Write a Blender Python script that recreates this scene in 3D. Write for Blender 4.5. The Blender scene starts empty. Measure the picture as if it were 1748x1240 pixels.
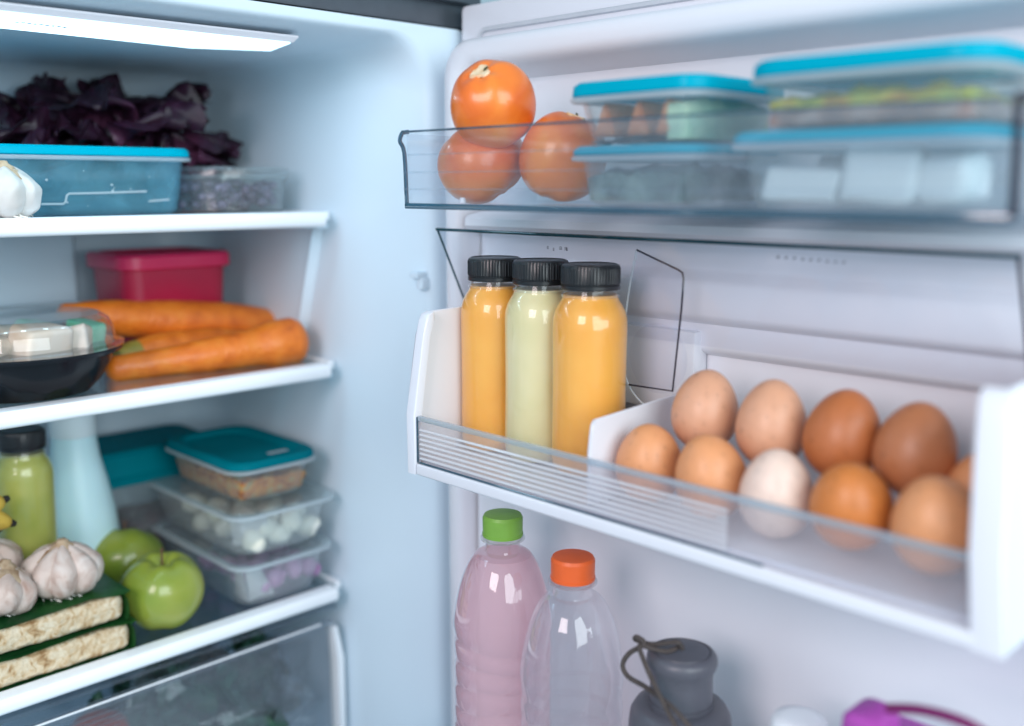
import bpy, bmesh, math, random
from mathutils import Vector, Matrix, noise
rnd = random.Random(7)
C = bpy.context.scene.collection
SC = bpy.context.scene
PI = math.pi

# ------------------------------------------------------------------ camera
PSI, PITCH, FPX = math.radians(45.26), math.radians(10.0), 1723.0
Fw = Vector((math.cos(PSI)*math.cos(PITCH), math.sin(PSI)*math.cos(PITCH), -math.sin(PITCH)))
Rt = Vector((math.sin(PSI), -math.cos(PSI), 0))
Up = Rt.cross(Fw)
cam = bpy.data.cameras.new('camera'); camo = bpy.data.objects.new('camera', cam); C.objects.link(camo)
camo.matrix_world = Matrix((Rt, Up, -Fw)).transposed().to_4x4()
cam.sensor_width = 36; cam.lens = FPX/1748*36
cam.clip_start = 0.02; cam.clip_end = 50
cam.dof.use_dof = True; cam.dof.focus_distance = 0.765; cam.dof.aperture_fstop = 2.2; cam.dof.aperture_blades = 0
SC.camera = camo

def at(px, py, x=None, y=None, z=None):          # a measured photo point laid on a real plane of the place
    d = Fw*FPX + Rt*(px-874) - Up*(py-620)
    if x is not None: return d*(x/d.x)
    if y is not None: return d*(y/d.y)
    return d*(z/d.z)

# ------------------------------------------------------------------ light
W = bpy.data.worlds.new('World'); SC.world = W; W.use_nodes = True
bg = W.node_tree.nodes['Background']; bg.inputs[0].default_value = (0.42, 0.63, 0.77, 1); bg.inputs[1].default_value = 0.80
def area(name, loc, target, sx, sy, e, col):
    l = bpy.data.lights.new(name, 'AREA'); l.shape = 'RECTANGLE'; l.size = sx; l.size_y = sy; l.energy = e; l.color = col
    o = bpy.data.objects.new(name, l); C.objects.link(o); o.location = loc
    o.rotation_euler = (Vector(target)-Vector(loc)).to_track_quat('-Z', 'Y').to_euler(); return o
area('window_light', (-0.85, 0.10, 0.40), (0.55, 0.42, -0.15), 0.6, 0.6, 12.0, (1.0, 0.85, 0.87))
area('cabinet_fill', (0.08, -1.0, 0.34), (0.40, 0.95, -0.22), 1.4, 1.0, 27, (0.88, 0.97, 1.0))  # unseen fill lamp, added to brighten the cabinet interior
SC.view_settings.view_transform = 'Standard'; SC.view_settings.look = 'None'
SC.view_settings.exposure = 0.0; SC.view_settings.gamma = 1.0
SC.cycles.max_bounces = 14; SC.cycles.transparent_max_bounces = 40
SC.cycles.transmission_bounces = 10; SC.cycles.glossy_bounces = 5; SC.cycles.diffuse_bounces = 4
SC.cycles.caustics_reflective = False; SC.cycles.caustics_refractive = False
SC.cycles.sample_clamp_indirect = 4.0
SC.cycles.use_denoising = True

# ------------------------------------------------------------------ materials
def srgb(r, g, b):
    f = lambda c: c/12.92 if c <= 0.04045 else ((c+0.055)/1.055)**2.4
    return (f(r/255), f(g/255), f(b/255), 1)
def newmat(name):
    m = bpy.data.materials.new(name); m.use_nodes = True; nt = m.node_tree; nt.nodes.clear()
    out = nt.nodes.new('ShaderNodeOutputMaterial'); return m, nt, out
def nd(nt, t, **k):
    n = nt.nodes.new(t)
    for a, v in k.items():
        if a.startswith('_'): setattr(n, a[1:], v)
        else: n.inputs[a.replace('0', ' ')].default_value = v
    return n
def noise_ramp(nt, scale, stops, detail=3, kind='noise', dist=0.0):
    tc = nt.nodes.new('ShaderNodeTexCoord')
    if kind == 'voronoi':
        n = nt.nodes.new('ShaderNodeTexVoronoi'); n.inputs['Scale'].default_value = scale
        src = n.outputs['Distance']
    else:
        n = nt.nodes.new('ShaderNodeTexNoise'); n.inputs['Scale'].default_value = scale; n.inputs['Detail'].default_value = detail
        n.inputs['Distortion'].default_value = dist
        src = n.outputs['Fac']
    nt.links.new(tc.outputs['Object'], n.inputs['Vector'])
    r = nt.nodes.new('ShaderNodeValToRGB'); nt.links.new(src, r.inputs[0])
    e = r.color_ramp.elements
    while len(e) > 1: e.remove(e[-1])
    e[0].position, e[0].color = stops[0]
    for p, c in stops[1:]:
        k = e.new(p); k.color = c
    return n, r
def solid(name, col, rough=0.4, var=0.06, vscale=30, bump=0.0, bscale=200, coat=0, metal=0, sss=0, stops=None, detail=3, kind='noise', spec=0.5, trans=0, dist=0.0, bd=0.001, sheen=0):
    m, nt, out = newmat(name)
    b = nt.nodes.new('ShaderNodeBsdfPrincipled'); nt.links.new(b.outputs[0], out.inputs[0])
    if stops is None:
        c2 = tuple(max(0, c*(1-var)) for c in col[:3])+(1,); c1 = tuple(min(1, c*(1+var)) for c in col[:3])+(1,)
        stops = [(0.3, c2), (0.7, c1)]
    n, r = noise_ramp(nt, vscale, stops, detail, kind, dist)
    nt.links.new(r.outputs[0], b.inputs['Base Color'])
    b.inputs['Roughness'].default_value = rough; b.inputs['Metallic'].default_value = metal
    b.inputs['Coat Weight'].default_value = coat; b.inputs['Coat Roughness'].default_value = 0.08
    b.inputs['Specular IOR Level'].default_value = spec
    b.inputs['Transmission Weight'].default_value = trans
    if sss:
        b.inputs['Subsurface Weight'].default_value = sss; b.inputs['Subsurface Radius'].default_value = (0.01, 0.006, 0.004); b.inputs['Subsurface Scale'].default_value = 0.6
    if bump:
        tc = nt.nodes.new('ShaderNodeTexCoord'); bn = nt.nodes.new('ShaderNodeTexNoise'); bn.inputs['Scale'].default_value = bscale; bn.inputs['Detail'].default_value = 4
        nt.links.new(tc.outputs['Object'], bn.inputs['Vector'])
        bb = nt.nodes.new('ShaderNodeBump'); bb.inputs['Strength'].default_value = bump; bb.inputs['Distance'].default_value = bd
        nt.links.new(bn.outputs['Fac'], bb.inputs['Height']); nt.links.new(bb.outputs[0], b.inputs['Normal'])
    return m
def clear(name, tint, base=0.05, edge=0.75, power=3.0, rough=0.04, milk=0.0, milkcol=(0.8, 0.85, 0.9, 1), mottle=0, mscale=60, bump=0, bscale=60, transl=0.5):
    """thin clear plastic: tinted transparency, gloss that grows towards grazing, an optional milky share"""
    m, nt, out = newmat(name); L = nt.links.new
    tr = nd(nt, 'ShaderNodeBsdfTransparent', Color=tint); gl = nd(nt, 'ShaderNodeBsdfGlossy', Color=(1, 1, 1, 1), Roughness=rough)
    lw = nd(nt, 'ShaderNodeLayerWeight', Blend=0.5)
    pw = nt.nodes.new('ShaderNodeMath'); pw.operation = 'POWER'; pw.inputs[1].default_value = power; L(lw.outputs['Facing'], pw.inputs[0])
    ma = nt.nodes.new('ShaderNodeMath'); ma.operation = 'MULTIPLY_ADD'; ma.inputs[1].default_value = edge; ma.inputs[2].default_value = base; ma.use_clamp = True
    L(pw.outputs[0], ma.inputs[0])
    mx = nt.nodes.new('ShaderNodeMixShader'); L(ma.outputs[0], mx.inputs[0]); L(tr.outputs[0], mx.inputs[1]); L(gl.outputs[0], mx.inputs[2])
    last = mx
    if milk:
        di = nd(nt, 'ShaderNodeBsdfDiffuse', Color=milkcol); tl = nd(nt, 'ShaderNodeBsdfTranslucent', Color=milkcol)
        m1 = nt.nodes.new('ShaderNodeMixShader'); m1.inputs[0].default_value = transl; L(di.outputs[0], m1.inputs[1]); L(tl.outputs[0], m1.inputs[2])
        m2 = nt.nodes.new('ShaderNodeMixShader'); m2.inputs[0].default_value = milk; L(mx.outputs[0], m2.inputs[1]); L(m1.outputs[0], m2.inputs[2])
        if mottle:
            n, r = noise_ramp(nt, mscale, [(0.35, (max(0, milk-mottle),)*3+(1,)), (0.7, (min(1, milk+mottle),)*3+(1,))])
            L(r.outputs[0], m2.inputs[0])
        last = m2
    if bump:
        tc = nt.nodes.new('ShaderNodeTexCoord'); bn = nt.nodes.new('ShaderNodeTexNoise'); bn.inputs['Scale'].default_value = bscale
        L(tc.outputs['Object'], bn.inputs['Vector']); bb = nt.nodes.new('ShaderNodeBump'); bb.inputs['Strength'].default_value = bump; bb.inputs['Distance'].default_value = 0.002
        L(bn.outputs['Fac'], bb.inputs['Height']); L(bb.outputs[0], gl.inputs['Normal'])
    L(last.outputs[0], out.inputs[0]); return m
def emit(name, col, s):
    m, nt, out = newmat(name); e = nd(nt, 'ShaderNodeEmission', Color=col, Strength=s); nt.links.new(e.outputs[0], out.inputs[0]); return m

M = {}
M['liner'] = solid('cabinet_liner', (0.665, 0.785, 0.87, 1), 0.38, 0.015, 6, 0.04, 90)
M['door_liner'] = solid('door_liner', (0.74, 0.75, 0.80, 1), 0.30, 0.015, 6, 0.03, 60)
M['white'] = solid('white_plastic', (0.73, 0.73, 0.78, 1), 0.28, 0.01, 20)
M['trim'] = solid('shelf_trim', (0.90, 0.93, 0.96, 1), 0.35, 0.01, 20)
M['steel'] = solid('dark_grey_steel', (0.11, 0.13, 0.15, 1), 0.35, 0.1, 40, metal=0.6)
M['gasket'] = solid('grey_gasket', (0.5, 0.52, 0.56, 1), 0.6)
M['shelf_glass'] = clear('shelf_glass', (0.90, 0.95, 0.96, 1), 0.05, 0.85, 3.5, 0.03)
M['tray'] = clear('clear_tray', (0.95, 0.975, 0.99, 1), 0.04, 0.35, 3, 0.06, 0.045, (0.82, 0.80, 0.92, 1), bump=0.2, bscale=25)
M['tray_edge'] = clear('tray_edge', (0.10, 0.28, 0.38, 1), 0.15, 0.6, 2, 0.08, 0.35, (0.10, 0.25, 0.36, 1))
M['edge_teal'] = clear('teal_glass_edge', (0.02, 0.18, 0.22, 1), 0.1, 0.5, 2, 0.1, 0.5, (0.01, 0.13, 0.17, 1))
M['edge_dark'] = clear('dark_glass_edge', (0.15, 0.14, 0.2, 1), 0.1, 0.4, 2, 0.1, 0.6, (0.08, 0.08, 0.12, 1))
M['flap'] = clear('clear_flap', (0.965, 0.97, 0.985, 1), 0.015, 0.25, 4, 0.05)
M['panel'] = clear('ribbed_panel', (0.97, 0.98, 0.99, 1), 0.04, 0.3, 3, 0.12, 0.15, (0.80, 0.78, 0.88, 1))
M['box'] = clear('clear_box', (0.97, 0.99, 0.99, 1), 0.03, 0.4, 2.5, 0.08, 0.09, (0.8, 0.88, 0.92, 1))
M['box_frost'] = clear('frosted_box', (0.96, 0.985, 0.985, 1), 0.03, 0.4, 2.5, 0.1, 0.11, (0.85, 0.93, 0.95, 1))
M['box_lid_glow'] = clear('lid_glow_box', (0.72, 0.92, 0.98, 1), 0.04, 0.3, 2.5, 0.08, 0.24, (0.36, 0.78, 0.92, 1), 0.08, 30)  # blue of the light falling through the cyan lid, put into the body colour
M['box_white'] = clear('white_milky_box', (0.97, 0.99, 0.99, 1), 0.04, 0.4, 2.5, 0.15, 0.15, (0.92, 0.96, 0.98, 1))
M['box_milky'] = clear('milky_box', (0.95, 0.98, 0.98, 1), 0.04, 0.4, 2.5, 0.15, 0.09, (0.72, 0.80, 0.84, 1))
M['lid_cyan'] = clear('cyan_lid', (0.25, 0.85, 0.95, 1), 0.03, 0.25, 3, 0.2, 0.88, (0.0, 0.50, 0.66, 1), transl=0.35)
M['lid_teal'] = clear('teal_lid', (0.1, 0.7, 0.8, 1), 0.04, 0.35, 3, 0.2, 0.90, (0.0, 0.25, 0.31, 1), transl=0.35)
M['lid_rim'] = clear('clear_rim', (0.9, 0.96, 0.97, 1), 0.1, 0.5, 2, 0.12, 0.55, (0.85, 0.91, 0.94, 1))
M['dome'] = clear('clear_dome', (0.985, 0.99, 0.99, 1), 0.045, 0.6, 2.4, 0.03, bump=0.15, bscale=40)
M['pet'] = clear('clear_bottle', (0.985, 0.985, 0.995, 1), 0.06, 0.6, 2.2, 0.05, 0.10, (0.88, 0.89, 0.95, 1), bump=0.25, bscale=50)
M['film'] = clear('plastic_film', (0.92, 0.94, 0.95, 1), 0.06, 0.6, 2.2, 0.12, 0.04, (0.6, 0.65, 0.7, 1), bump=0.8, bscale=40)
M['drawer'] = clear('clear_drawer', (0.88, 0.91, 0.93, 1), 0.06, 0.4, 3, 0.08, 0.10, (0.55, 0.58, 0.66, 1))
M['black_cap'] = solid('black_cap', (0.012, 0.013, 0.015, 1), 0.28, 0.1)
M['lamp'] = emit('lamp_cover', (0.52, 0.80, 1.0, 1), 3.4)
M['led'] = emit('led', (0.60, 0.90, 1.0, 1), 30)

# ------------------------------------------------------------------ mesh helpers
def tag(o, label=None, cat=None, group=None, kind=None):
    if label: o['label'] = label
    if cat: o['category'] = cat
    if group: o['group'] = group
    if kind: o['kind'] = kind
    return o
def empty(name, loc, label, cat, group=None, rz=0, rot=None):
    o = bpy.data.objects.new(name, None); C.objects.link(o); o.location = loc; o.rotation_euler = rot or (0, 0, rz)
    o.empty_display_size = 0.01
    return tag(o, label, cat, group)
def mesh(name, bm, mat, parent=None, smooth=35, loc=None, rot=None):
    bmesh.ops.recalc_face_normals(bm, faces=bm.faces)
    me = bpy.data.meshes.new(name); bm.to_mesh(me); bm.free()
    for m in (mat if isinstance(mat, (list, tuple)) else [mat]): me.materials.append(m)
    if smooth:
        me.shade_smooth()
        me.set_sharp_from_angle(angle=math.radians(smooth))
    o = bpy.data.objects.new(name, me); C.objects.link(o)
    if parent: o.parent = parent
    if loc: o.location = loc
    if rot: o.rotation_euler = rot
    return o
def box(bm, x0, x1, y0, y1, z0, z1, bev=0, seg=2):
    r = bmesh.ops.create_cube(bm, size=1); vs = r['verts']
    for v in vs:
        v.co = Vector((x0 if v.co.x < 0 else x1, y0 if v.co.y < 0 else y1, z0 if v.co.z < 0 else z1))
    if bev:
        es = list({e for v in vs for e in v.link_edges})
        bmesh.ops.bevel(bm, geom=es, offset=bev, segments=seg, profile=0.6, affect='EDGES')
    return vs
def loft(bm, rings, cap0=True, cap1=True, closed=True):
    rows = [[bm.verts.new(p) for p in r] for r in rings]
    n = len(rows[0])
    for a, b in zip(rows, rows[1:]):
        for i in range(n if closed else n-1):
            j = (i+1) % n
            bm.faces.new((a[i], a[j], b[j], b[i]))
    if cap0: bm.faces.new(rows[0][::-1])
    if cap1: bm.faces.new(rows[-1])
    return rows
def lathe(bm, prof, n=48, fn=None, cap0=True, cap1=True, c=(0, 0)):
    rings = []
    for (r, z) in prof:
        ring = []
        for i in range(n):
            a = 2*PI*i/n
            rr, zz = (fn(r, z, a) if fn else (r, z))
            ring.append((c[0]+rr*math.cos(a), c[1]+rr*math.sin(a), zz))
        rings.append(ring)
    return loft(bm, rings, cap0, cap1)
def rrect(x0, x1, y0, y1, r, z, n=5):
    r = min(r, (x1-x0)/2-1e-5, (y1-y0)/2-1e-5); pts = []
    for (cx, cy, a0) in ((x1-r, y1-r, 0), (x0+r, y1-r, PI/2), (x0+r, y0+r, PI), (x1-r, y0+r, 1.5*PI)):
        for i in range(n+1):
            a = a0+PI/2*i/n; pts.append((cx+r*math.cos(a), cy+r*math.sin(a), z))
    return pts
def tube(bm, pts, r, n=10, caps=True):
    pts = [Vector(p) for p in pts]; rings = []; up = None
    for i, p in enumerate(pts):
        t = (pts[min(i+1, len(pts)-1)]-pts[max(i-1, 0)]).normalized()
        if up is None:
            up = t.orthogonal().normalized()
        up = (up - t*up.dot(t)).normalized(); s = t.cross(up)
        rr = r[i] if isinstance(r, (list, tuple)) else r
        rings.append([p+up*rr*math.cos(2*PI*k/n)+s*rr*math.sin(2*PI*k/n) for k in range(n)])
    loft(bm, rings, caps, caps)
def spline(P, n=8):
    P = [Vector(p) for p in P]; out = []
    for i in range(len(P)-1):
        a, b, c, d = P[max(i-1, 0)], P[i], P[i+1], P[min(i+2, len(P)-1)]
        for k in range(n):
            t = k/n
            out.append(0.5*((2*b)+(c-a)*t+(2*a-5*b+4*c-d)*t*t+(3*b-a-3*c+d)*t**3))
    out.append(P[-1]); return out
def extrude_y(bm, prof, y0, y1, n=1, closed=True):
    rings = [[(x, y0+(y1-y0)*k/n, z) for x, z in prof] for k in range(n+1)]
    loft(bm, rings, closed, closed, closed)
def plate(bm, poly, nrm, th):
    """polygon of points given a thickness along nrm"""
    nrm = Vector(nrm).normalized()*th
    loft(bm, [[Vector(p) for p in poly], [Vector(p)+nrm for p in poly]])
def blob(bm, c, r, amp=0.15, sub=3, seed=0, fr=1.0):
    res = bmesh.ops.create_icosphere(bm, subdivisions=sub, radius=1)
    for v in res['verts']:
        d = v.co.normalized(); k = 1+amp*noise.noise(d*fr*1.6+Vector((seed*3.1, seed*1.7, seed)))
        v.co = Vector((c[0]+d.x*r[0]*k, c[1]+d.y*r[1]*k, c[2]+d.z*r[2]*k))
    return res['verts']
def copy_thing(o, loc=None, rot=None, label=None):
    def cp(a, par):
        c = a.copy(); C.objects.link(c); c.parent = par
        for ch in list(a.children): cp(ch, c)
        return c
    c = cp(o, None)
    if loc is not None: c.location = loc
    if rot is not None: c.rotation_euler = rot
    if label: c['label'] = label
    return c

# ================================================================== REFRIGERATOR
FY = 0.712
WX, WL, CZ, BZ, BY = 0.580, -0.06, 0.120, -0.78, 1.12
fr = empty('refrigerator', (0.3, 0.9, -0.8), 'open white refrigerator with pale blue inner walls, long ceiling lamp and opened door', 'refrigerator')
fr.location = (0, 0, 0)
def inner_ring(y, ins, r=0.035):
    pts = rrect(WL+ins, WX-ins, BZ+ins, CZ-ins*(0.35 if ins < 0 else 1), max(r, 0.01), 0, 7)
    return [(a, y, b) for a, b, _ in pts]
bm = bmesh.new()
rings = [[(a, FY, b) for a, b, _ in rrect(WL-0.06, WX+0.062, BZ-0.04, CZ+0.0185, 0.006, 0, 7)],
         inner_ring(FY, -0.034, 0.05), inner_ring(FY+0.0012, -0.0285, 0.05), inner_ring(FY+0.0045, -0.0245, 0.05), inner_ring(FY+0.010, -0.021, 0.048), inner_ring(FY+0.022, -0.0165, 0.045),
         inner_ring(FY+0.045, -0.010), inner_ring(FY+0.075, -0.004), inner_ring(FY+0.11, 0), inner_ring(0.95, 0)]
Rb = 0.055
for k in range(0, 9):
    a = PI/2*k/8
    rings.append(inner_ring(BY-Rb+Rb*math.sin(a), Rb*(1-math.cos(a)), 0.035+0.03*k/8))
loft(bm, rings, False, True)
mesh('inner_liner', bm, M['liner'], fr, 50)
bm = bmesh.new(); box(bm, WL-0.1, WX+0.075, FY+0.0015, 1.2, CZ+0.0195, CZ+0.075, 0.003)
mesh('top_trim', bm, M['steel'], fr)
bm = bmesh.new(); box(bm, WL-0.1, WX+0.075, FY-0.012, FY+0.001, CZ+0.040, CZ+0.070, 0.003)
mesh('top_edge_strip', bm, M['steel'], fr)
bm = bmesh.new(); box(bm, WX+0.064, WX+0.078, FY, 1.2, BZ, CZ+0.018, 0.003); mesh('side_panel', bm, M['steel'], fr)
bm = bmesh.new(); box(bm, 0.10, 0.432, 1.092, 1.13, -0.36, 0.085, 0.012, 3); mesh('air_duct_panel', bm, M['liner'], fr)
bm = bmesh.new()
for k in range(5): box(bm, 0.15, 0.38, 1.089, 1.094, 0.02-k*0.012, 0.025-k*0.012, 0.001)
mesh('duct_vents', bm, M['gasket'], fr)['kind'] = 'stuff'
# wall nub that rides the door switch
bm = bmesh.new(); box(bm, 0.590, 0.606, 0.719, 0.731, -0.085, -0.079, 0.002); box(bm, 0.594, 0.606, 0.717, 0.726, -0.096, -0.084, 0.003)
mesh('wall_catch', bm, M['liner'], fr)
# shelf rails moulded on the right wall
for z in (-0.037, -0.186, -0.421):
    bm = bmesh.new(); box(bm, 0.568, 0.583, 0.845, 1.08, z-0.006, z-0.001, 0.002); mesh('shelf_rail', bm, M['liner'], fr)
# slanting moulding between the two upper shelves
bm = bmesh.new()
loft(bm, [[(0.583, 0.845+0.0, -0.030), (0.583, 0.862, -0.030), (0.573, 0.856, -0.030)],
          [(0.583, 0.885, -0.150), (0.583, 0.902, -0.150), (0.573, 0.896, -0.150)]])
mesh('wall_rib', bm, M['liner'], fr)
# lamp
bm = bmesh.new()
lp = [(0.05, 0.756), (0.05, 0.822), (0.435, 0.830), (0.494, 0.798), (0.480, 0.744)]
tp = [(0.046, 0.7535), (0.046, 0.825), (0.437, 0.833), (0.499, 0.80), (0.483, 0.7415)]
loft(bm, [[(x*1.006-0.001, y+(-0.002 if y < 0.78 else 0.002), 0.1212) for x, y in tp], [(x*1.006-0.001, y+(-0.002 if y < 0.78 else 0.002), 0.1198) for x, y in tp], [(x*0.998, y+(0.0015 if y < 0.78 else -0.0015), 0.1160) for x, y in tp]])
lampo = mesh('lamp_housing', bm, M['white'], fr)
bm = bmesh.new()
loft(bm, [[(x, y, 0.1157) for x, y in lp], [(x, y, 0.1153) for x, y in lp]])
mesh('lamp_cover', bm, M['lamp'], lampo)
for (x, y) in ((0.44, 0.765), (0.356, 0.767), (0.272, 0.77), (0.188, 0.77), (0.104, 0.77)):
    bm = bmesh.new(); lathe(bm, [(0.0105, 0.1155), (0.0105, 0.1150), (0.007, 0.1147)], 20, c=(x, y)); mesh('led', bm, M['led'], lampo)
bm = bmesh.new()
for k in range(9): box(bm, 0.312-k*0.0042, 0.3145-k*0.0042, 0.784, 0.789, 0.1149, 0.1156)
mesh('embossed_mark', bm, M['gasket'], lampo)['kind'] = 'stuff'

# ---- door (open at a right angle)
DY0, DY1 = 0.09, 0.704
door = bpy.data.objects.new('door', None); C.objects.link(door); door.parent = fr; door.empty_display_size = 0.01
bm = bmesh.new(); box(bm, 0.632, 0.70, DY0, DY1, -0.80, 0.158, 0.006); mesh('door_panel', bm, M['white'], door)
# gasket groove
bm = bmesh.new()
g = [(0.631, a, b) for a, b, _ in rrect(DY0+0.022, DY1-0.024, -0.77, 0.134, 0.012, 0, 5)]
tube(bm, g+[g[0]], 0.0022, 6, False); mesh('gasket', bm, M['gasket'], door)
# raised liner frame: rounded section swept round the rounded rectangle
bm = bmesh.new()
LY0, LY1, LZ0, LZ1 = 0.118, 0.679, -0.74, 0.121
sec = [(0.0, 0.634), (0.0, 0.596), (0.0015, 0.590), (0.005, 0.5865), (0.010, 0.585), (0.016, 0.585), (0.020, 0.5865), (0.0235, 0.590), (0.026, 0.597), (0.030, 0.615), (0.034, 0.626)]
rings = []
for ins, x in sec:
    rings.append([(x, a, b) for a, b, _ in rrect(LY0+ins, LY1-ins, LZ0+ins, LZ1-ins, 0.030-ins*0.4, 0, 8)])
loft(bm, rings, False, False); mesh('liner_rim', bm, M['door_liner'], door, 60)
# liner back, horizontally stepped relief
prof = [(0.624, LZ1-0.02), (0.622, 0.06), (0.622, -0.008), (0.618, -0.018), (0.600, -0.0235), (0.590, -0.0255), (0.5865, -0.028), (0.5860, -0.034), (0.589, -0.0375), (0.606, -0.040),
        (0.606, -0.058), (0.604, -0.062), (0.5985, -0.066), (0.5965, -0.070), (0.5960, -0.090), (0.598, -0.0945), (0.6030, -0.098), (0.6030, -0.114), (0.605, -0.118), (0.613, -0.122), (0.614, -0.20),
        (0.610, -0.215), (0.600, -0.225), (0.600, -0.50), (0.598, -0.62), (0.590, -0.66), (0.59, LZ0+0.02)]
bm = bmesh.new(); extrude_y(bm, prof, LY0+0.028, LY1-0.030, 1, False); mesh('liner_back', bm, M['door_liner'], door, 40)
bm = bmesh.new(); box(bm, 0.5955, 0.612, 0.415, 0.648, -0.165, -0.1035, 0.003); mesh('liner_pad', bm, M['door_liner'], door)
# bottom moulded pocket the tall bottles stand in
bm = bmesh.new(); box(bm, 0.455, 0.60, LY0+0.02, LY1-0.03, -0.510, -0.496, 0.004); box(bm, 0.452, 0.460, LY0+0.02, LY1-0.03, -0.508, -0.455, 0.003)
mesh('bottle_ledge', bm, M['door_liner'], door)

# ================================================================== SHELVES
def shelf(z, label):
    s = empty('glass_shelf', (0.3, 0.83, z), label, 'shelf', 'glass shelves of the refrigerator')
    bm = bmesh.new()
    pr = [(0.8200, -0.0130), (0.8185, -0.0105), (0.8185, -0.0030), (0.8200, -0.0006), (0.8225, 0), (0.834, 0), (0.834, -0.0145), (0.8225, -0.0145)]
    loft(bm, [[(x, a-0.83, b) for a, b in pr] for x in (-0.265, 0.262)])
    bmesh.ops.bevel(bm, geom=[e for e in bm.edges if abs(e.verts[0].co.x-0.262) < 1e-5 and abs(e.verts[1].co.x-0.262) < 1e-5], offset=0.0015, segments=2, affect='EDGES')
    mesh('front_trim', bm, M['trim'], s)
    bm = bmesh.new(); box(bm, -0.262, 0.268, 0.0045, 0.262, -0.0062, -0.0015); mesh('glass_panel', bm, M['shelf_glass'], s)
    bm = bmesh.new(); box(bm, 0.2685, 0.276, 0.0045, 0.262, -0.0085, -0.0005, 0.001); mesh('side_rail', bm, M['trim'], s)
    return s
Z1, Z2, Z3 = -0.0250, -0.1730, -0.4060
shelf(Z1, 'topmost white edged shelf, holding the dark purple lettuce'); shelf(Z2, 'white edged shelf holding the carrots, between the other two'); shelf(Z3, 'lowest white edged shelf, holding the green apples')
G = 0.0  # things stand on the shelf plane (glass top is 1.5 mm lower)
S1, S2, S3 = Z1-0.0013, Z2-0.0013, Z3-0.0013

# ================================================================== CONTAINERS
def container(x0, x1, y0, y1, z, h, label, body='box', lid='lid_cyan', lidh=0.007, taper=0.006, r=0.014, group=None, rim=True, name='food_container', recess=True):
    cx, cy = (x0+x1)/2, (y0+y1)/2; hx, hy = (x1-x0)/2, (y1-y0)/2
    e = empty(name, (cx, cy, z), label, 'container', group)
    bm = bmesh.new(); t = 0.0012
    def rg(k, ins, zz): return rrect(-hx+ins, hx-ins, -hy+ins, hy-ins, r, zz)
    loft(bm, [rg(0, taper+0.004, 0), rg(0, taper+0.0015, 0.0012), rg(0, taper, 0.004), rg(0, 0.0, h-0.002), rg(0, -0.001, h),
              rg(0, t, h), rg(0, taper+t, 0.005), rg(0, taper+t+0.003, 0.002)])
    mesh('body', bm, M[body], e)
    if rim:
        bm = bmesh.new()
        loft(bm, [rg(0, -0.0012, h-0.003), rg(0, -0.0048, h-0.0026), rg(0, -0.0055, h-0.0005), rg(0, -0.0045, h+0.0004), rg(0, 0.0014, h+0.0004), rg(0, 0.0014, h-0.003)], False, False)
        mesh('rim', bm, M['lid_rim'], e)
    if lid:
        bm = bmesh.new(); z0 = h+0.0008
        rs = [rg(0, -0.0035, z0), rg(0, -0.0045, z0+0.0008), rg(0, -0.004, z0+lidh-0.002), rg(0, -0.002, z0+lidh), rg(0, 0.003, z0+lidh)]
        if recess: rs += [rg(0, 0.0065, z0+lidh-0.0008), rg(0, 0.0085, z0+lidh-0.0055), rg(0, 0.012, z0+lidh-0.0060)]
        loft(bm, rs); mesh('lid', bm, M[lid], e)
    return e
def heap(x0, x1, y0, y1, z0, z1, mat, name, label, cat, amp=0.006, nf=60, n=34, kind=None, group=None, taper=0.0):
    bm = bmesh.new(); cx, cy = (x0+x1)/2, (y0+y1)/2
    g = [[None]*(n+1) for _ in range(n+1)]; sd = Vector((x0*91, y0*57, z0*33))
    def side(u, v, zz, k):
        x = x0+(x1-x0)*u; y = y0+(y1-y0)*v
        return (cx+(x-cx)*k, cy+(y-cy)*k, zz)
    for i in range(n+1):
        for j in range(n+1):
            u, v = i/n, j/n; e = min(u, v, 1-u, 1-v)*6
            x, y, _ = side(u, v, 0, 1)
            h = z1+amp*(noise.noise(Vector((x, y, 0))*nf+sd)*1.0+0.6*noise.noise(Vector((x, y, 3))*nf*2.6+sd)+0.4*abs(noise.noise(Vector((x, y, 5))*nf*5+sd)))
            g[i][j] = bm.verts.new((x-cx, y-cy, min(h, h-0.004*(1-min(e, 1)))-z0))
    for i in range(n):
        for j in range(n): bm.faces.new((g[i][j], g[i+1][j], g[i+1][j+1], g[i][j+1]))
    per = [g[i][0] for i in range(n)]+[g[n][j] for j in range(n)]+[g[n-i][n] for i in range(n)]+[g[0][n-j] for j in range(n)]
    prev = per
    for lev in (0.66, 0.33, 0.0):
        k = 1-taper*(1-lev)
        row = [bm.verts.new((v.co.x*k+0.0012*noise.noise(v.co*150+Vector((lev*9, 0, 0))), v.co.y*k+0.0012*noise.noise(v.co*150+Vector((0, lev*9, 4))), (v.co.z)*lev)) for v in per]
        for a in range(len(per)):
            b = (a+1) % len(per); bm.faces.new((prev[a], prev[b], row[b], row[a]))
        prev = row
    bm.faces.new(prev)
    o = mesh(name, bm, mat, None, 80, loc=(cx, cy, z0)); return tag(o, label, cat, group, kind)

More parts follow.
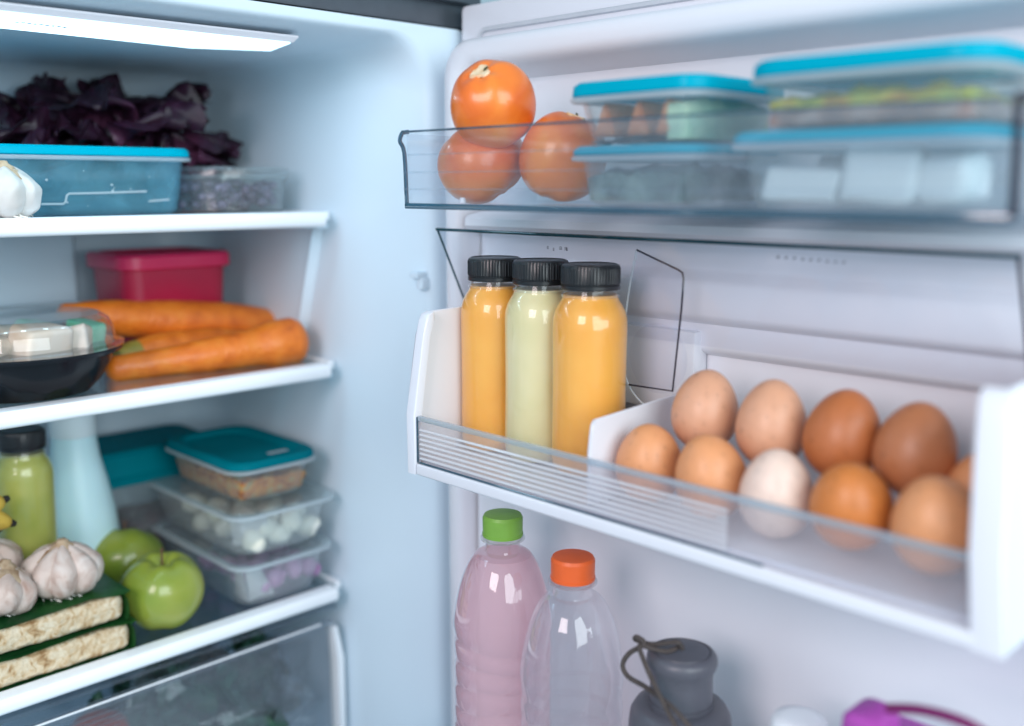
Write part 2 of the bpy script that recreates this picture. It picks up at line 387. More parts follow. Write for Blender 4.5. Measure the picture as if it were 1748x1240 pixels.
# ------------------------------------------------------------------ top shelf
e = container(0.225, 0.452, 0.872, 0.985, S1, 0.050, 'clear container with cyan lid, blue lid light put into its body colour, beside garlic on the top shelf', 'box_lid_glow', 'lid_cyan', 0.008, 0.005, 0.02)
bm = bmesh.new()
px_ = [(70, 349), (108, 348.5), (112, 345), (114, 334), (118, 331), (180, 329.5), (250, 327)]
tube(bm, [at(a, b, y=0.8705)-Vector(e.location) for a, b in px_], 0.0009, 6)
tube(bm, [at(a, b, y=0.8705)-Vector(e.location) for a, b in ((254, 344), (289, 341))], 0.0009, 6)
mesh('embossed_line', bm, M['lid_rim'], e)
bm = bmesh.new()
for k in range(16):
    p = Vector((rnd.uniform(-0.05, 0.105), -0.0571+0.0005, rnd.uniform(0.006, 0.045))); bmesh.ops.create_icosphere(bm, subdivisions=1, radius=rnd.uniform(0.0004, 0.0012), matrix=Matrix.Translation(p))
mesh('water_drops', bm, M['lid_rim'], e)['kind'] = 'stuff'
M['paper'] = solid('white_paper', (0.80, 0.82, 0.84, 1), 0.7, 0.03, 30, 0.4, 60)
# round container
e = empty('food_container', (0.512, 0.918, S1), 'round clear lidded container of dark purple pieces under the purple lettuce', 'container')
bm = bmesh.new(); lathe(bm, [(0.052, 0), (0.0545, 0.002), (0.0575, 0.036), (0.0563, 0.036), (0.0533, 0.003), (0.05, 0.0015)], 64); mesh('body', bm, M['box'], e)
bm = bmesh.new(); lathe(bm, [(0.0576, 0.032), (0.0605, 0.0325), (0.061, 0.041), (0.0595, 0.0435), (0.054, 0.0435), (0.052, 0.040), (0.040, 0.040)], 64); mesh('lid', bm, M['box_milky'], e)
M['purple_bits'] = solid('dark_purple_food', None, 0.35, stops=[(0.3, (0.012, 0.008, 0.016, 1)), (0.5, (0.07, 0.04, 0.09, 1)), (0.62, (0.16, 0.12, 0.20, 1)), (0.75, (0.30, 0.28, 0.25, 1))], vscale=90)
bm = bmesh.new()
for k in range(150):
    a = rnd.uniform(0, 2*PI); q = 0.046*math.sqrt(rnd.random()); blob(bm, (q*math.cos(a), q*math.sin(a), 0.006+rnd.random()*0.021), (0.006, 0.0055, 0.005), 0.3, 1, k)
o = mesh('purple_pieces', bm, M['purple_bits'], None, 60, loc=(0.512, 0.918, S1)); tag(o, 'heap of small dark purple pieces inside the round clear container', 'food', kind='stuff')
# lettuce: ruffled leaves
M['lettuce'] = solid('purple_lettuce', None, 0.42, stops=[(0.3, (0.010, 0.004, 0.009, 1)), (0.55, (0.045, 0.012, 0.032, 1)), (0.8, (0.13, 0.04, 0.085, 1))], vscale=25, bump=0.6, bscale=90, spec=0.4)
let = empty('lettuce', (0.44, 1.03, S1), 'dark purple ruffled lettuce behind the containers on the top shelf', 'lettuce')
def leaf_mesh(seed, L, Wd):
    bm = bmesh.new(); nu, nv = 20, 16; rows = []
    for i in range(nu+1):
        u = i/nu; row = []
        wid = Wd*math.sin(PI*min(1, 0.12+u*0.88))**0.6*(0.35+0.9*u)
        for j in range(nv+1):
            v = j/nv*2-1
            x = L*u*(1-0.12*v*v); y = wid*v
            ruf = (abs(v)**2*0.8+u**3*0.6)
            zz = 0.018*math.sin(2.3*u)+ruf*0.016*math.sin(15*u+9*abs(v)+seed)+ruf*0.010*noise.noise(Vector((x*60, y*60, seed)))+0.25*abs(y)
            y += ruf*0.010*math.sin(17*u+seed*2); x += u*0.008*math.sin(14*v+seed)
            zz -= 0.35*L*u*u
            row.append(bm.verts.new((x, y, zz)))
        rows.append(row)
    for i in range(nu):
        for j in range(nv): bm.faces.new((rows[i][j], rows[i][j+1], rows[i+1][j+1], rows[i+1][j]))
    return bm
for k in range(44):
    a = rnd.uniform(0, 2*PI); el = rnd.uniform(0.15, 1.35) if k > 8 else rnd.uniform(-0.1, 0.3)
    L = rnd.uniform(0.075, 0.125)*(1.0 if k > 8 else 1.0)
    o = mesh('leaf', leaf_mesh(k*1.37, L, rnd.uniform(0.034, 0.05)), M['lettuce'], let, 180)
    offx = rnd.uniform(-0.05, 0.055)
    o.rotation_euler = (rnd.uniform(-0.6, 0.6), -el, a); o.location = (offx, rnd.uniform(-0.02, 0.03), 0.022)
for (dx, dy, rz, ry) in ((-0.022, -0.01, 0.4, -1.35), (-0.012, 0.0, 1.9, -1.25), (0.02, 0.0, -0.5, -1.1), (0.035, 0.005, 0.9, -1.0)):
    o = mesh('leaf', leaf_mesh(dx*300, 0.12, 0.03), M['lettuce'], let, 180); o.rotation_euler = (0.2, ry, rz); o.location = (dx, dy, 0.030)
# make sure leaves stay above the shelf, below the ceiling, within the wall
bpy.context.view_layer.update()
for o in let.children:
    mw = o.matrix_world
    ws = [mw @ v.co for v in o.data.vertices]
    zmin = min(w.z for w in ws); zmax = max(w.z for w in ws); xmax = max(w.x for w in ws); ymax = max(w.y for w in ws)
    if zmin < S1+0.001: o.location.z += S1+0.001-zmin; zmax += S1+0.001-zmin
    if zmax > 0.113: o.scale.z = o.scale.x = o.scale.y = max(0.4, (0.113-let.location.z-o.location.z)/(zmax-let.location.z-o.location.z)) if zmax-let.location.z > o.location.z else 1
    if xmax > 0.572: o.location.x -= xmax-0.572
    if ymax > 1.10: o.location.y -= ymax-1.10

# ------------------------------------------------------------------ garlic
M['garlic'] = solid('garlic_skin', None, 0.5, stops=[(0.25, (0.36, 0.22, 0.17, 1)), (0.42, (0.55, 0.43, 0.37, 1)), (0.75, (0.70, 0.63, 0.58, 1))], vscale=45, bump=0.5, bscale=80, dist=1.5)
M['garlic_dry'] = solid('dry_garlic_tip', None, 0.8, stops=[(0.3, (0.28, 0.16, 0.08, 1)), (0.7, (0.52, 0.40, 0.27, 1))], vscale=120, bump=0.6, bscale=200)
M['garlic_root'] = solid('garlic_root', (0.8, 0.78, 0.72, 1), 0.7, 0.08)
M['garlic_white'] = solid('white_garlic_skin', None, 0.45, stops=[(0.25, (0.48, 0.44, 0.40, 1)), (0.7, (0.64, 0.62, 0.60, 1))], vscale=30, bump=0.3, bscale=80)
def garlic(loc, R, H, label, n=8, rot=(0, 0, 0), seed=1, mat='garlic', cat='garlic'):
    e = empty('garlic_bulb', loc, label, cat, 'garlic bulbs', rot=rot); rg = random.Random(seed)
    for k in range(n):
        a = 2*PI*k/n+rg.uniform(-0.12, 0.12); w = PI/n*0.94*R*rg.uniform(0.92, 1.1); bm = bmesh.new()
        res = bmesh.ops.create_icosphere(bm, subdivisions=4, radius=1)
        hh = H*rg.uniform(0.92, 1.04)
        for v in res['verts']:
            d = v.co.normalized(); t = (d.z+1)/2                      # 0 bottom .. 1 top
            lean = 1-0.62*max(0, (t-0.55)/0.45)**1.8-0.25*max(0, (0.2-t)/0.2)
            ox = R*0.52*lean+d.x*R*0.48*(1-0.35*max(0, t-0.6)/0.4); oy = d.y*w*1.02*(1-0.55*max(0, (t-0.55)/0.45)**1.5)
            zz = hh*(0.5+0.5*math.copysign(abs(d.z)**0.9, d.z))
            nz = noise.noise(d*2.2+Vector((k*2, seed, 0)))*0.0012+0.00025*math.sin(d.y*26+k)
            v.co = Vector((ox+nz, oy, zz))
        bmesh.ops.rotate(bm, verts=bm.verts, cent=(0, 0, 0), matrix=Matrix.Rotation(a, 3, 'Z'))
        mesh('clove', bm, M[mat], e, 180)
    bm = bmesh.new(); lathe(bm, [(R*0.4, H*0.06), (R*0.74, H*0.22), (R*0.80, H*0.5), (R*0.66, H*0.75), (R*0.38, H*0.92)], 32); mesh('core', bm, M['garlic_dry'], e, 60)
    bm = bmesh.new(); lathe(bm, [(R*0.40, H*0.86), (R*0.26, H*0.98), (R*0.15, H*1.03), (R*0.12, H*1.08), (R*0.05, H*1.09)], 14, fn=lambda r, z, a: (r*(1+0.12*math.sin(5*a)), z)); mesh('stalk', bm, M['garlic_dry'], e, 60)
    bm = bmesh.new()
    for k in range(46):
        a = rg.uniform(0, 2*PI); q = R*rg.uniform(0.25, 0.55)
        p = Vector((q*math.cos(a), q*math.sin(a), 0.004)); l = rg.uniform(0.004, 0.008)
        tube(bm, [p, p+Vector((math.cos(a)*l*0.7, math.sin(a)*l*0.7, -0.002)), p+Vector((math.cos(a+0.5)*l*1.2, math.sin(a+0.5)*l*1.2, -0.003))], [0.0008, 0.0007, 0.0004], 5)
    mesh('roots', bm, M['garlic_root'], e)['kind'] = 'stuff'
    return e
garlic((0.281, 0.846, S1+0.0005), 0.027, 0.041, 'white garlic bulb at the left end of the top shelf', 6, (0.0, 0.0, 0.35), 5, 'garlic_white')

# ------------------------------------------------------------------ middle shelf
M['pink'] = solid('crimson_plastic', (0.42, 0.010, 0.050, 1), 0.35, 0.06, 30)
M['pinklid'] = solid('crimson_lid', (0.64, 0.018, 0.095, 1), 0.3, 0.05, 30)
e = empty('food_box', (0.487, 1.02, S2), 'crimson plastic food box with lipped lid behind the carrots', 'food box')
bm = bmesh.new()
loft(bm, [rrect(-0.050, 0.050, -0.038, 0.040, 0.016, 0), rrect(-0.053, 0.053, -0.041, 0.043, 0.018, 0.004), rrect(-0.057, 0.057, -0.045, 0.047, 0.018, 0.094)]); mesh('body', bm, M['pink'], e)
bm = bmesh.new()
loft(bm, [rrect(-0.060, 0.060, -0.048, 0.050, 0.019, 0.090), rrect(-0.0620, 0.0620, -0.0505, 0.0525, 0.02, 0.092), rrect(-0.0620, 0.0620, -0.0505, 0.0525, 0.02, 0.103), rrect(-0.060, 0.060, -0.048, 0.05, 0.019, 0.106), rrect(-0.053, 0.053, -0.041, 0.043, 0.016, 0.106), rrect(-0.050, 0.050, -0.038, 0.040, 0.016, 0.102)])
mesh('lid', bm, M['pinklid'], e)
container(0.27, 0.405, 0.965, 1.055, S2, 0.050, 'low clear container with greyish lid behind the black bowl', 'box_milky', 'lid_rim', 0.006)
# carrots
def carrot(pts, rad, label, seed, green=None):
    pts = spline(pts, 10); n = len(pts); rr = []
    for i in range(n):
        t = i/(n-1)*(len(rad)-1); k = min(int(t), len(rad)-2); q = t-k; q = q*q*(3-2*q)
        r = rad[k]*(1-q)+rad[k+1]*q; rr.append(r*(1+0.015*noise.noise(Vector((i*1.7, seed, 0)))))
    # round ends
    e = empty('carrot', (0, 0, 0), label, 'carrot', 'carrots lying on the middle shelf')
    bm = bmesh.new()
    d0 = (pts[0]-pts[1]).normalized(); d1 = (pts[-1]-pts[-2]).normalized()
    P = [pts[0]+d0*rr[0]*0.55, pts[0]+d0*rr[0]*0.5, pts[0]+d0*rr[0]*0.3]+pts+[pts[-1]+d1*rr[-1]*0.35, pts[-1]+d1*rr[-1]*0.6, pts[-1]+d1*rr[-1]*0.68]
    Rr = [rr[0]*0.15, rr[0]*0.55, rr[0]*0.86]+rr+[rr[-1]*0.85, rr[-1]*0.5, rr[-1]*0.12]
    tube(bm, P, Rr, 28)
    for v in bm.verts: v.co += Vector((noise.noise(v.co*70+Vector((seed, 0, 0))), 0, noise.noise(v.co*70+Vector((0, seed, 0)))))*0.0005
    b = mesh('root', bm, M['carrot'], e, 180)
    if green is not None:
        p, d = (pts[0], d0); bm = bmesh.new()
        tube(bm, [p+d*rr[0]*0.2, p+d*rr[0]*0.75, p+d*(rr[0]*0.75+green)], [rr[0]*0.98, rr[0]*0.90, rr[0]*0.55], 14)
        mesh('stem_stub', bm, M['carrot_green'], e, 60)
    return e
M['carrot'] = solid('carrot_skin', None, 0.40, stops=[(0.22, (0.30, 0.07, 0.01, 1)), (0.32, (0.66, 0.14, 0.013, 1)), (0.55, (0.80, 0.20, 0.018, 1)), (0.8, (0.84, 0.27, 0.035, 1))], vscale=60, detail=6, bump=0.7, bscale=160, bd=0.0015)
M['carrot_green'] = solid('carrot_green', None, 0.5, stops=[(0.3, (0.12, 0.15, 0.02, 1)), (0.7, (0.50, 0.30, 0.05, 1))], vscale=60)
carrot([at(500, 582, y=0.868), at(440, 592, y=0.875), at(335, 610, y=0.885), at(195, 630, y=0.90)], [0.0235, 0.0235, 0.018, 0.0165, 0.013, 0.012], 'frontmost carrot, its fat end nearest the fridge wall', 1)
carrot([at(240, 606, y=0.938), at(300, 598, y=0.940), at(400, 590, y=0.938), at(480, 586, y=0.935)], [0.0155, 0.019, 0.020, 0.016, 0.010], 'short carrot with greenish top lying between two longer carrots', 2, 0.012)
carrot([at(500, 566, y=0.965), at(385, 553, y=0.97), at(240, 546, y=0.975), at(110, 536, y=0.975)], [0.0175, 0.0225, 0.022, 0.018, 0.010], 'rearmost carrot, next to the crimson food box', 3)
# black bowl with dome
M['black_bowl'] = solid('black_bowl', (0.006, 0.007, 0.010, 1), 0.22, 0.1, spec=0.3)
bl = empty('takeaway_bowl', (0.300, 0.893, S2), 'black takeaway bowl with clear dome lid on the middle shelf', 'bowl')
def facet(r, z, a):
    k = 1+0.022*math.cos(16*a+ (z*160))*max(0, 1-abs(z-0.015)/0.02); return r*k, z
bm = bmesh.new(); lathe(bm, [(0.048, 0), (0.052, 0.001), (0.060, 0.010), (0.070, 0.025), (0.0735, 0.036), (0.0745, 0.036), (0.0725, 0.035), (0.069, 0.025), (0.059, 0.011), (0.05, 0.003)], 96, facet); mesh('base', bm, M['black_bowl'], bl, 30)
bm = bmesh.new(); lathe(bm, [(0.074, 0.035), (0.0795, 0.035), (0.0805, 0.0375), (0.0795, 0.039), (0.074, 0.0392)], 96); mesh('rim', bm, M['black_bowl'], bl)
bm = bmesh.new(); lathe(bm, [(0.081, 0.0395), (0.0815, 0.041), (0.0765, 0.0425), (0.0745, 0.046), (0.0735, 0.055), (0.0695, 0.0625), (0.062, 0.0665), (0.056, 0.0655), (0.02, 0.0655)], 96); mesh('dome_lid', bm, M['dome'], bl)
M['melon'] = solid('pale_fruit', None, 0.5, stops=[(0.3, (0.62, 0.45, 0.30, 1)), (0.6, (0.74, 0.66, 0.58, 1))], vscale=25, bump=0.2, bscale=150)
M['mint'] = solid('green_fruit', None, 0.4, stops=[(0.3, (0.08, 0.35, 0.20, 1)), (0.7, (0.30, 0.60, 0.42, 1))], vscale=40)
def chunk(c, s, rz, mat, name, label, cat, group=None):
    bm = bmesh.new(); box(bm, -s[0], s[0], -s[1], s[1], -s[2], s[2], min(s)*0.45, 4)
    for v in bm.verts: v.co += Vector((noise.noise(v.co*80+Vector(c)*50), noise.noise(v.co*80+Vector(c)*90), 0.8*noise.noise(v.co*60+Vector(c)*20)))*0.0036
    o = mesh(name, bm, mat, None, 60, loc=c, rot=(rz*0.4, rz*0.2, rz)); return tag(o, label, cat, group)
for (c, s, rz, m, lab) in (((0.302, 0.858, S2+0.0445), (0.022, 0.015, 0.0155), 0.3, 'melon', 'large pale fruit piece in the middle of the domed bowl'),
                           ((0.3375, 0.866, S2+0.0425), (0.0095, 0.012, 0.0135), -0.5, 'melon', 'narrow pale fruit piece beside the green one under the dome'),
                           ((0.3515, 0.889, S2+0.0435), (0.0115, 0.014, 0.013), 0.5, 'mint', 'green fruit piece under the dome lid of the bowl'),
                           ((0.262, 0.862, S2+0.043), (0.016, 0.014, 0.015), 0.9, 'melon', 'pale fruit piece at the left edge, under the dome'),
                           ((0.300, 0.894, S2+0.042), (0.022, 0.014, 0.014), 0.1, 'melon', 'pale fruit piece behind the large one in the domed bowl'),
                           ((0.325, 0.925, S2+0.042), (0.018, 0.015, 0.013), 0.7, 'mint', 'green fruit piece at the back of the domed bowl')):
    chunk(c, s, rz, M[m], 'fruit_piece', lab, 'fruit', 'fruit pieces in the domed bowl')

# ------------------------------------------------------------------ lowest shelf
# tempeh in banana leaf
M['tempeh'] = solid('tempeh', None, 0.75, stops=[(0.30, (0.30, 0.16, 0.06, 1)), (0.40, (0.50, 0.35, 0.19, 1)), (0.54, (0.64, 0.52, 0.35, 1)), (0.8, (0.75, 0.68, 0.53, 1))], vscale=110, detail=5, dist=1.2, bump=1.0, bscale=130, bd=0.003)
M['leafgreen'] = solid('banana_leaf', None, 0.3, stops=[(0.3, (0.008, 0.045, 0.014, 1)), (0.5, (0.014, 0.11, 0.03, 1)), (0.8, (0.06, 0.22, 0.05, 1))], vscale=16, bump=0.5, bscale=120)
def tempeh(x0, x1, y0, y1, z0, z1, label):
    cx, cy = (x0+x1)/2, (y0+y1)/2
    e = empty('tempeh_block', (cx, cy, z0), label, 'tempeh', 'leaf wrapped tempeh blocks')
    hx, hy, h = (x1-x0)/2, (y1-y0)/2, z1-z0
    bm = bmesh.new()
    n = 40; rings = []
    for i in range(n+1):
        x = -hx+2*hx*i/n; e_ = min(1, (hx-abs(x))/0.011); k = math.sqrt(max(0, 1-(1-e_)**2))*0.35+0.65 if e_ < 1 else 1
        ring = [(x, a, b) for a, b, _ in rrect(-hy*1.0+(1-k)*0.02, hy, h*0.5*(1-k)+0.0012, h-h*0.5*(1-k)-0.0012, 0.006, 0, 6)]
        ring = [(p[0], p[1]+0.0010*noise.noise(Vector(p)*150), p[2]+0.0006*noise.noise(Vector(p)*120+Vector((0, 0, 9)))) for p in ring]
        rings.append(ring)
    loft(bm, rings); mesh('soybean_cake', bm, M['tempeh'], e, 60)
    # leaf: wraps top, right end and bottom, front left open
    bm = bmesh.new(); rows = []; N = 34
    path = [(-hx, h+0.0008), (hx-0.008, h+0.0010), (hx-0.002, h-0.0005), (hx+0.0012, h*0.75), (hx+0.0016, h*0.3), (hx-0.001, 0.0008), (hx-0.008, -0.0002), (-hx, -0.0002)]
    for (x, zz) in [(p.x, p.z) for p in spline([(a, 0, b) for a, b in path], 5)]:
        row = []
        for j in range(N+1):
            y = -hy-0.0015+(2*hy+0.004)*j/N
            w = noise.noise(Vector((x*45, y*30, zz*60)))*0.0008+ (0.0012*math.sin(x*140+zz*50) if j == 0 else 0)
            row.append((x, y+ (w if j == 0 else 0), zz+(w if zz > h*0.5 else abs(w)*0.3)))
        rows.append(row)
    loft(bm, rows, False, False, False)
    bmesh.ops.solidify(bm, geom=bm.faces, thickness=0.0006)
    mesh('leaf_wrap', bm, M['leafgreen'], e, 60); return e
tempeh(0.205, 0.353, 0.836, 0.945, S3+0.0003, S3+0.0260, 'lower of the two tempeh blocks, lying on the shelf')
tempeh(0.198, 0.350, 0.838, 0.948, S3+0.0280, S3+0.0535, 'upper tempeh block in banana leaf, right under the garlic')
TZ = S3+0.0548
garlic((0.311, 0.876, TZ+0.001), 0.0335, 0.045, 'whole garlic bulb nearest the apples, its cloves split apart', 8, (0.12, -0.05, 0.5), 3)
garlic((0.252, 0.868, TZ+0.001), 0.031, 0.041, 'garlic bulb at the left edge in front, on the leaf', 7, (0.25, 0.2, 1.1), 8)
garlic((0.272, 0.925, TZ+0.001), 0.0275, 0.043, 'garlic bulb behind the other two, against the green bottle', 7, (-0.1, 0.1, 2.0), 11)
# apples
M['apple'] = solid('green_apple_skin', None, 0.24, stops=[(0.3, (0.17, 0.26, 0.03, 1)), (0.55, (0.28, 0.33, 0.05, 1)), (0.8, (0.38, 0.37, 0.07, 1))], vscale=14, bump=0.12, bscale=300, coat=0.3)
M['stem'] = solid('apple_stem', (0.12, 0.06, 0.03, 1), 0.7, 0.2, 200)
ap = empty('apple', (0.397, 0.868, S3), 'green apple in front, right of the tempeh on the lowest shelf', 'apple', 'green apples on the lowest shelf')
def aprof(R):
    pr = []
    for k in range(41):
        a = -PI/2+PI*k/40
        r = R*math.cos(a)**0.9 if math.cos(a) > 1e-9 else 0.0001; z = R*0.93*math.sin(a)
        r *= 1+0.06*math.sin(a)
        if a > 0: z -= 0.013*math.exp(-(r/(R*0.24))**2)
        else: z += 0.006*math.exp(-(r/(R*0.25))**2)
        pr.append((max(r, 0.0001), z))
    return pr
AR = 0.0378
bm = bmesh.new(); lathe(bm, aprof(AR), 64, fn=lambda r, z, a: (r*(1+0.012*math.cos(5*a+0.5)+0.008*math.cos(2*a)), z+0.0008*math.cos(5*a)*(1 if z > 0 else 1.6)))
zlow = min(v.co.z for v in bm.verts)
body = mesh('flesh', bm, M['apple'], ap, 180, loc=(0, 0, -zlow))
bm = bmesh.new(); tube(bm, spline([(0, 0, AR*0.5), (0.0006, 0.0005, AR*0.8), (0.002, 0.002, AR*1.12)], 5), [0.0010]*9+[0.0013]*2, 8); mesh('stem', bm, M['stem'], ap, loc=(0, 0, -zlow))
ap.rotation_euler = (0.10, -0.06, 0.4)
copy_thing(ap, (0.397, 0.955, S3), (0.45, 0.15, 2.2), 'green apple half hidden behind the front apple')
# bottles
def jbottle(label, liq, loc, R=0.0273, H=0.150, capR=0.0212, group=None, rot=None, rib=True):
    e = empty('juice_bottle', loc, label, 'bottle', group, rot=rot)
    k = R/0.0273; hs = H-0.150
    body = [(0.60*R, 0.0012), (R*0.86, 0.0), (R*0.97, 0.003), (R, 0.008), (R*0.992, 0.030), (R*0.985, 0.060), (R*0.992, 0.090), (R, 0.104+hs), (R*0.985, 0.1115+hs), (R*0.93, 0.117+hs), (R*0.84, 0.1215+hs), (R*0.765, 0.1245+hs), (capR*0.95, 0.1265+hs), (capR*0.93, 0.1285+hs), (capR*0.90, 0.130+hs), (capR*0.90, 0.134+hs)]
    bm = bmesh.new(); lathe(bm, [(r-0.0006, z+0.0004) for r, z in body[:-2]]+[(capR*0.86, 0.1288+hs)], 56); mesh('juice', bm, liq, e, 50)
    bm = bmesh.new(); lathe(bm, body, 56, cap1=False); mesh('bottle_wall', bm, M['jwall'], e, 50)
    bm = bmesh.new(); lathe(bm, [(capR*0.90, 0.1270+hs), (capR*0.985, 0.1272+hs), (capR*0.985, 0.1288+hs), (capR*0.90, 0.129+hs)], 56, cap0=False, cap1=False); mesh('neck_ring', bm, M['pet'], e)
    bm = bmesh.new(); z0 = 0.1325+hs
    lathe(bm, [(capR*0.985, z0), (capR, z0+0.0005), (capR, z0+0.003), (capR*0.97, z0+0.0033), (capR*0.97, z0+0.0042), (capR*0.985, z0+0.0045), (capR*0.985, z0+0.0150), (capR*0.95, z0+0.0172), (capR*0.87, z0+0.0180), (capR*0.84, z0+0.0174), (capR*0.4, z0+0.0174)], 240,
          fn=lambda r, z, a: (r*(1+(0.018 if (z > z0+0.004 and z < z0+0.0155 and (a*60/(2*PI)) % 1 > 0.5) else 0)), z))
    mesh('cap', bm, M['black_cap'], e, 25)
    return e
M['jwall'] = clear('bottle_plastic', (0.99, 0.985, 0.97, 1), 0.035, 0.45, 3, 0.07, 0.05, (0.9, 0.88, 0.8, 1), bump=0.15, bscale=30)
M['juice_o'] = solid('mango_juice', None, 0.35, stops=[(0.3, (0.88, 0.39, 0.04, 1)), (0.7, (0.92, 0.46, 0.07, 1))], vscale=25, sss=0.25)
M['juice_g'] = solid('pale_guava_juice', None, 0.35, stops=[(0.3, (0.70, 0.64, 0.34, 1)), (0.7, (0.77, 0.70, 0.42, 1))], vscale=25, sss=0.2)
M['juice_y'] = solid('green_juice', None, 0.35, stops=[(0.3, (0.34, 0.38, 0.05, 1)), (0.7, (0.50, 0.50, 0.12, 1))], vscale=25, sss=0.2)
BF = -0.2055
jg = 'juice bottles with black caps in the door bin'
jbottle('orange juice bottle with black cap, first at the bin end, farthest from the eggs', M['juice_o'], (0.545, 0.569, BF), group=jg)
jbottle('pale green juice bottle with black cap, between two orange ones', M['juice_g'], (0.545, 0.5195, BF+0.0006), group=jg)
jbottle('orange juice bottle with black cap, nearest the eggs', M['juice_o'], (0.545, 0.4705, BF+0.0002), group=jg)
jbottle('tilted green juice bottle with black cap behind the garlic bulbs', M['juice_y'], (0.309, 0.953, S3+0.0008), R=0.026, H=0.187, capR=0.0205, rot=(0.0, 0.02, 0))
# tall white bottle
M['milk'] = solid('milky_blue_plastic', (0.58, 0.82, 0.87, 1), 0.35, 0.03, 20, sss=0.2)
M['milkcap'] = solid('white_bottle_top', (0.72, 0.82, 0.86, 1), 0.4, 0.02, 20)
e = empty('tall_bottle', (0.377, 1.000, S3), 'tall pale blue tapering bottle with white top behind the garlic', 'bottle')
bm = bmesh.new(); lathe(bm, [(0.030, 0), (0.0345, 0.003), (0.0375, 0.02), (0.0372, 0.055), (0.0345, 0.085), (0.0290, 0.115), (0.0235, 0.140), (0.0215, 0.158), (0.0212, 0.163)], 56); mesh('bottle_wall', bm, M['milk'], e, 60)
bm = bmesh.new(); lathe(bm, [(0.0216, 0.163), (0.0222, 0.164), (0.0220, 0.190), (0.0205, 0.200), (0.012, 0.203)], 56); mesh('top', bm, M['milkcap'], e)
# banana tips
M['banana'] = solid('banana_peel', None, 0.45, stops=[(0.3, (0.36, 0.22, 0.03, 1)), (0.6, (0.60, 0.40, 0.06, 1))], vscale=50, bump=0.2)
M['banana_tip'] = solid('black_banana_tip', (0.012, 0.010, 0.008, 1), 0.7, 0.2)
bb = empty('banana_bunch', (0, 0, 0), 'small spotted bananas with black tips at the left edge', 'bananas')
for k, (a, b, c, yy) in enumerate((((6, 854), (-34, 872), (-90, 905), 0.905), ((17, 893), (-30, 886), (-90, 890), 0.90), ((-6, 905), (-45, 920), (-100, 925), 0.912))):
    P = spline([at(a[0], a[1], y=yy), at(b[0], b[1], y=yy), at(c[0], c[1], y=yy), at(-190, 905, y=yy+0.02)], 6)
    n = len(P); bm = bmesh.new(); tube(bm, P, [0.003+0.0095*math.sin(PI*min(0.85, 0.02+i/(n-1)))**0.8 for i in range(n)], 12); f = mesh('fruit', bm, M['banana'], bb, 60)
    d = (P[0]-P[1]).normalized(); bm = bmesh.new(); tube(bm, [P[0]-d*0.002, P[0]+d*0.002, P[0]+d*0.005], [0.0038, 0.0034, 0.0024], 8); mesh('tip', bm, M['banana_tip'], f, 60)

# stack of three containers
M['shallot'] = solid('shallot_skin', None, 0.35, stops=[(0.3, (0.32, 0.11, 0.30, 1)), (0.7, (0.62, 0.34, 0.56, 1))], vscale=45, dist=1)
M['cook'] = solid('stir_fry', None, 0.4, stops=[(0.28, (0.06, 0.02, 0.01, 1)), (0.42, (0.45, 0.13, 0.02, 1)), (0.55, (0.60, 0.24, 0.04, 1)), (0.66, (0.36, 0.34, 0.16, 1)), (0.8, (0.62, 0.08, 0.05, 1))], vscale=110, detail=4, bump=0.8, bscale=180)
M['clove'] = solid('peeled_garlic', None, 0.45, stops=[(0.3, (0.78, 0.76, 0.62, 1)), (0.7, (0.88, 0.88, 0.82, 1))], vscale=45)
gS = 'lidded containers stacked by the fridge wall'
container(0.458, 0.562, 0.829, 1.015, S3, 0.046, 'bottom container of the corner stack, holding purple shallots', 'box_white', 'box', 0.004, 0.009, 0.02, gS, recess=False)
container(0.455, 0.565, 0.826, 1.020, S3+0.0525, 0.045, 'middle container of the corner stack, holding peeled garlic cloves', 'box_white', 'box', 0.004, 0.010, 0.02, gS, recess=False)
e = container(0.464, 0.553, 0.838, 0.985, S3+0.1040, 0.034, 'top container of the stack, teal lid over orange food', 'box', 'lid_teal', 0.008, 0.005, 0.022, gS)
bm = bmesh.new(); box(bm, 0.008, 0.030, -0.046, -0.040, 0.0378, 0.0388, 0.0004); mesh('lid_tab', bm, M['lid_rim'], e)
for k in range(13):
    x = 0.488+0.021*(k % 4)+rnd.uniform(-0.003, 0.003); y = 0.853+0.029*(k//4)+rnd.uniform(-0.003, 0.003)
    if x > 0.552: x = 0.548
    bm = bmesh.new(); lathe(bm, [(0.001, -0.012), (0.006, -0.010), (0.0095, -0.003), (0.0098, 0.003), (0.006, 0.009), (0.002, 0.013), (0.001, 0.014)], 20)
    labs = ['nearest purple shallot in the clear bottom box, beside the paper', 'purple shallot in the bottom box, second along the front side', 'purple shallot in the bottom box, third along the front side', 'purple shallot in the bottom box at the fridge wall corner']
    o = mesh('shallot', bm, M['shallot'], None, 60, loc=(x, y, S3+0.017+0.002*(k % 3)), rot=(rnd.uniform(-1, 1), rnd.uniform(0.8, 1.8), rnd.uniform(0, 6)))
    tag(o, labs[k] if k < 4 else 'purple shallot behind the front ones in the bottom box of the stack', 'shallot', 'shallots in the bottom box')
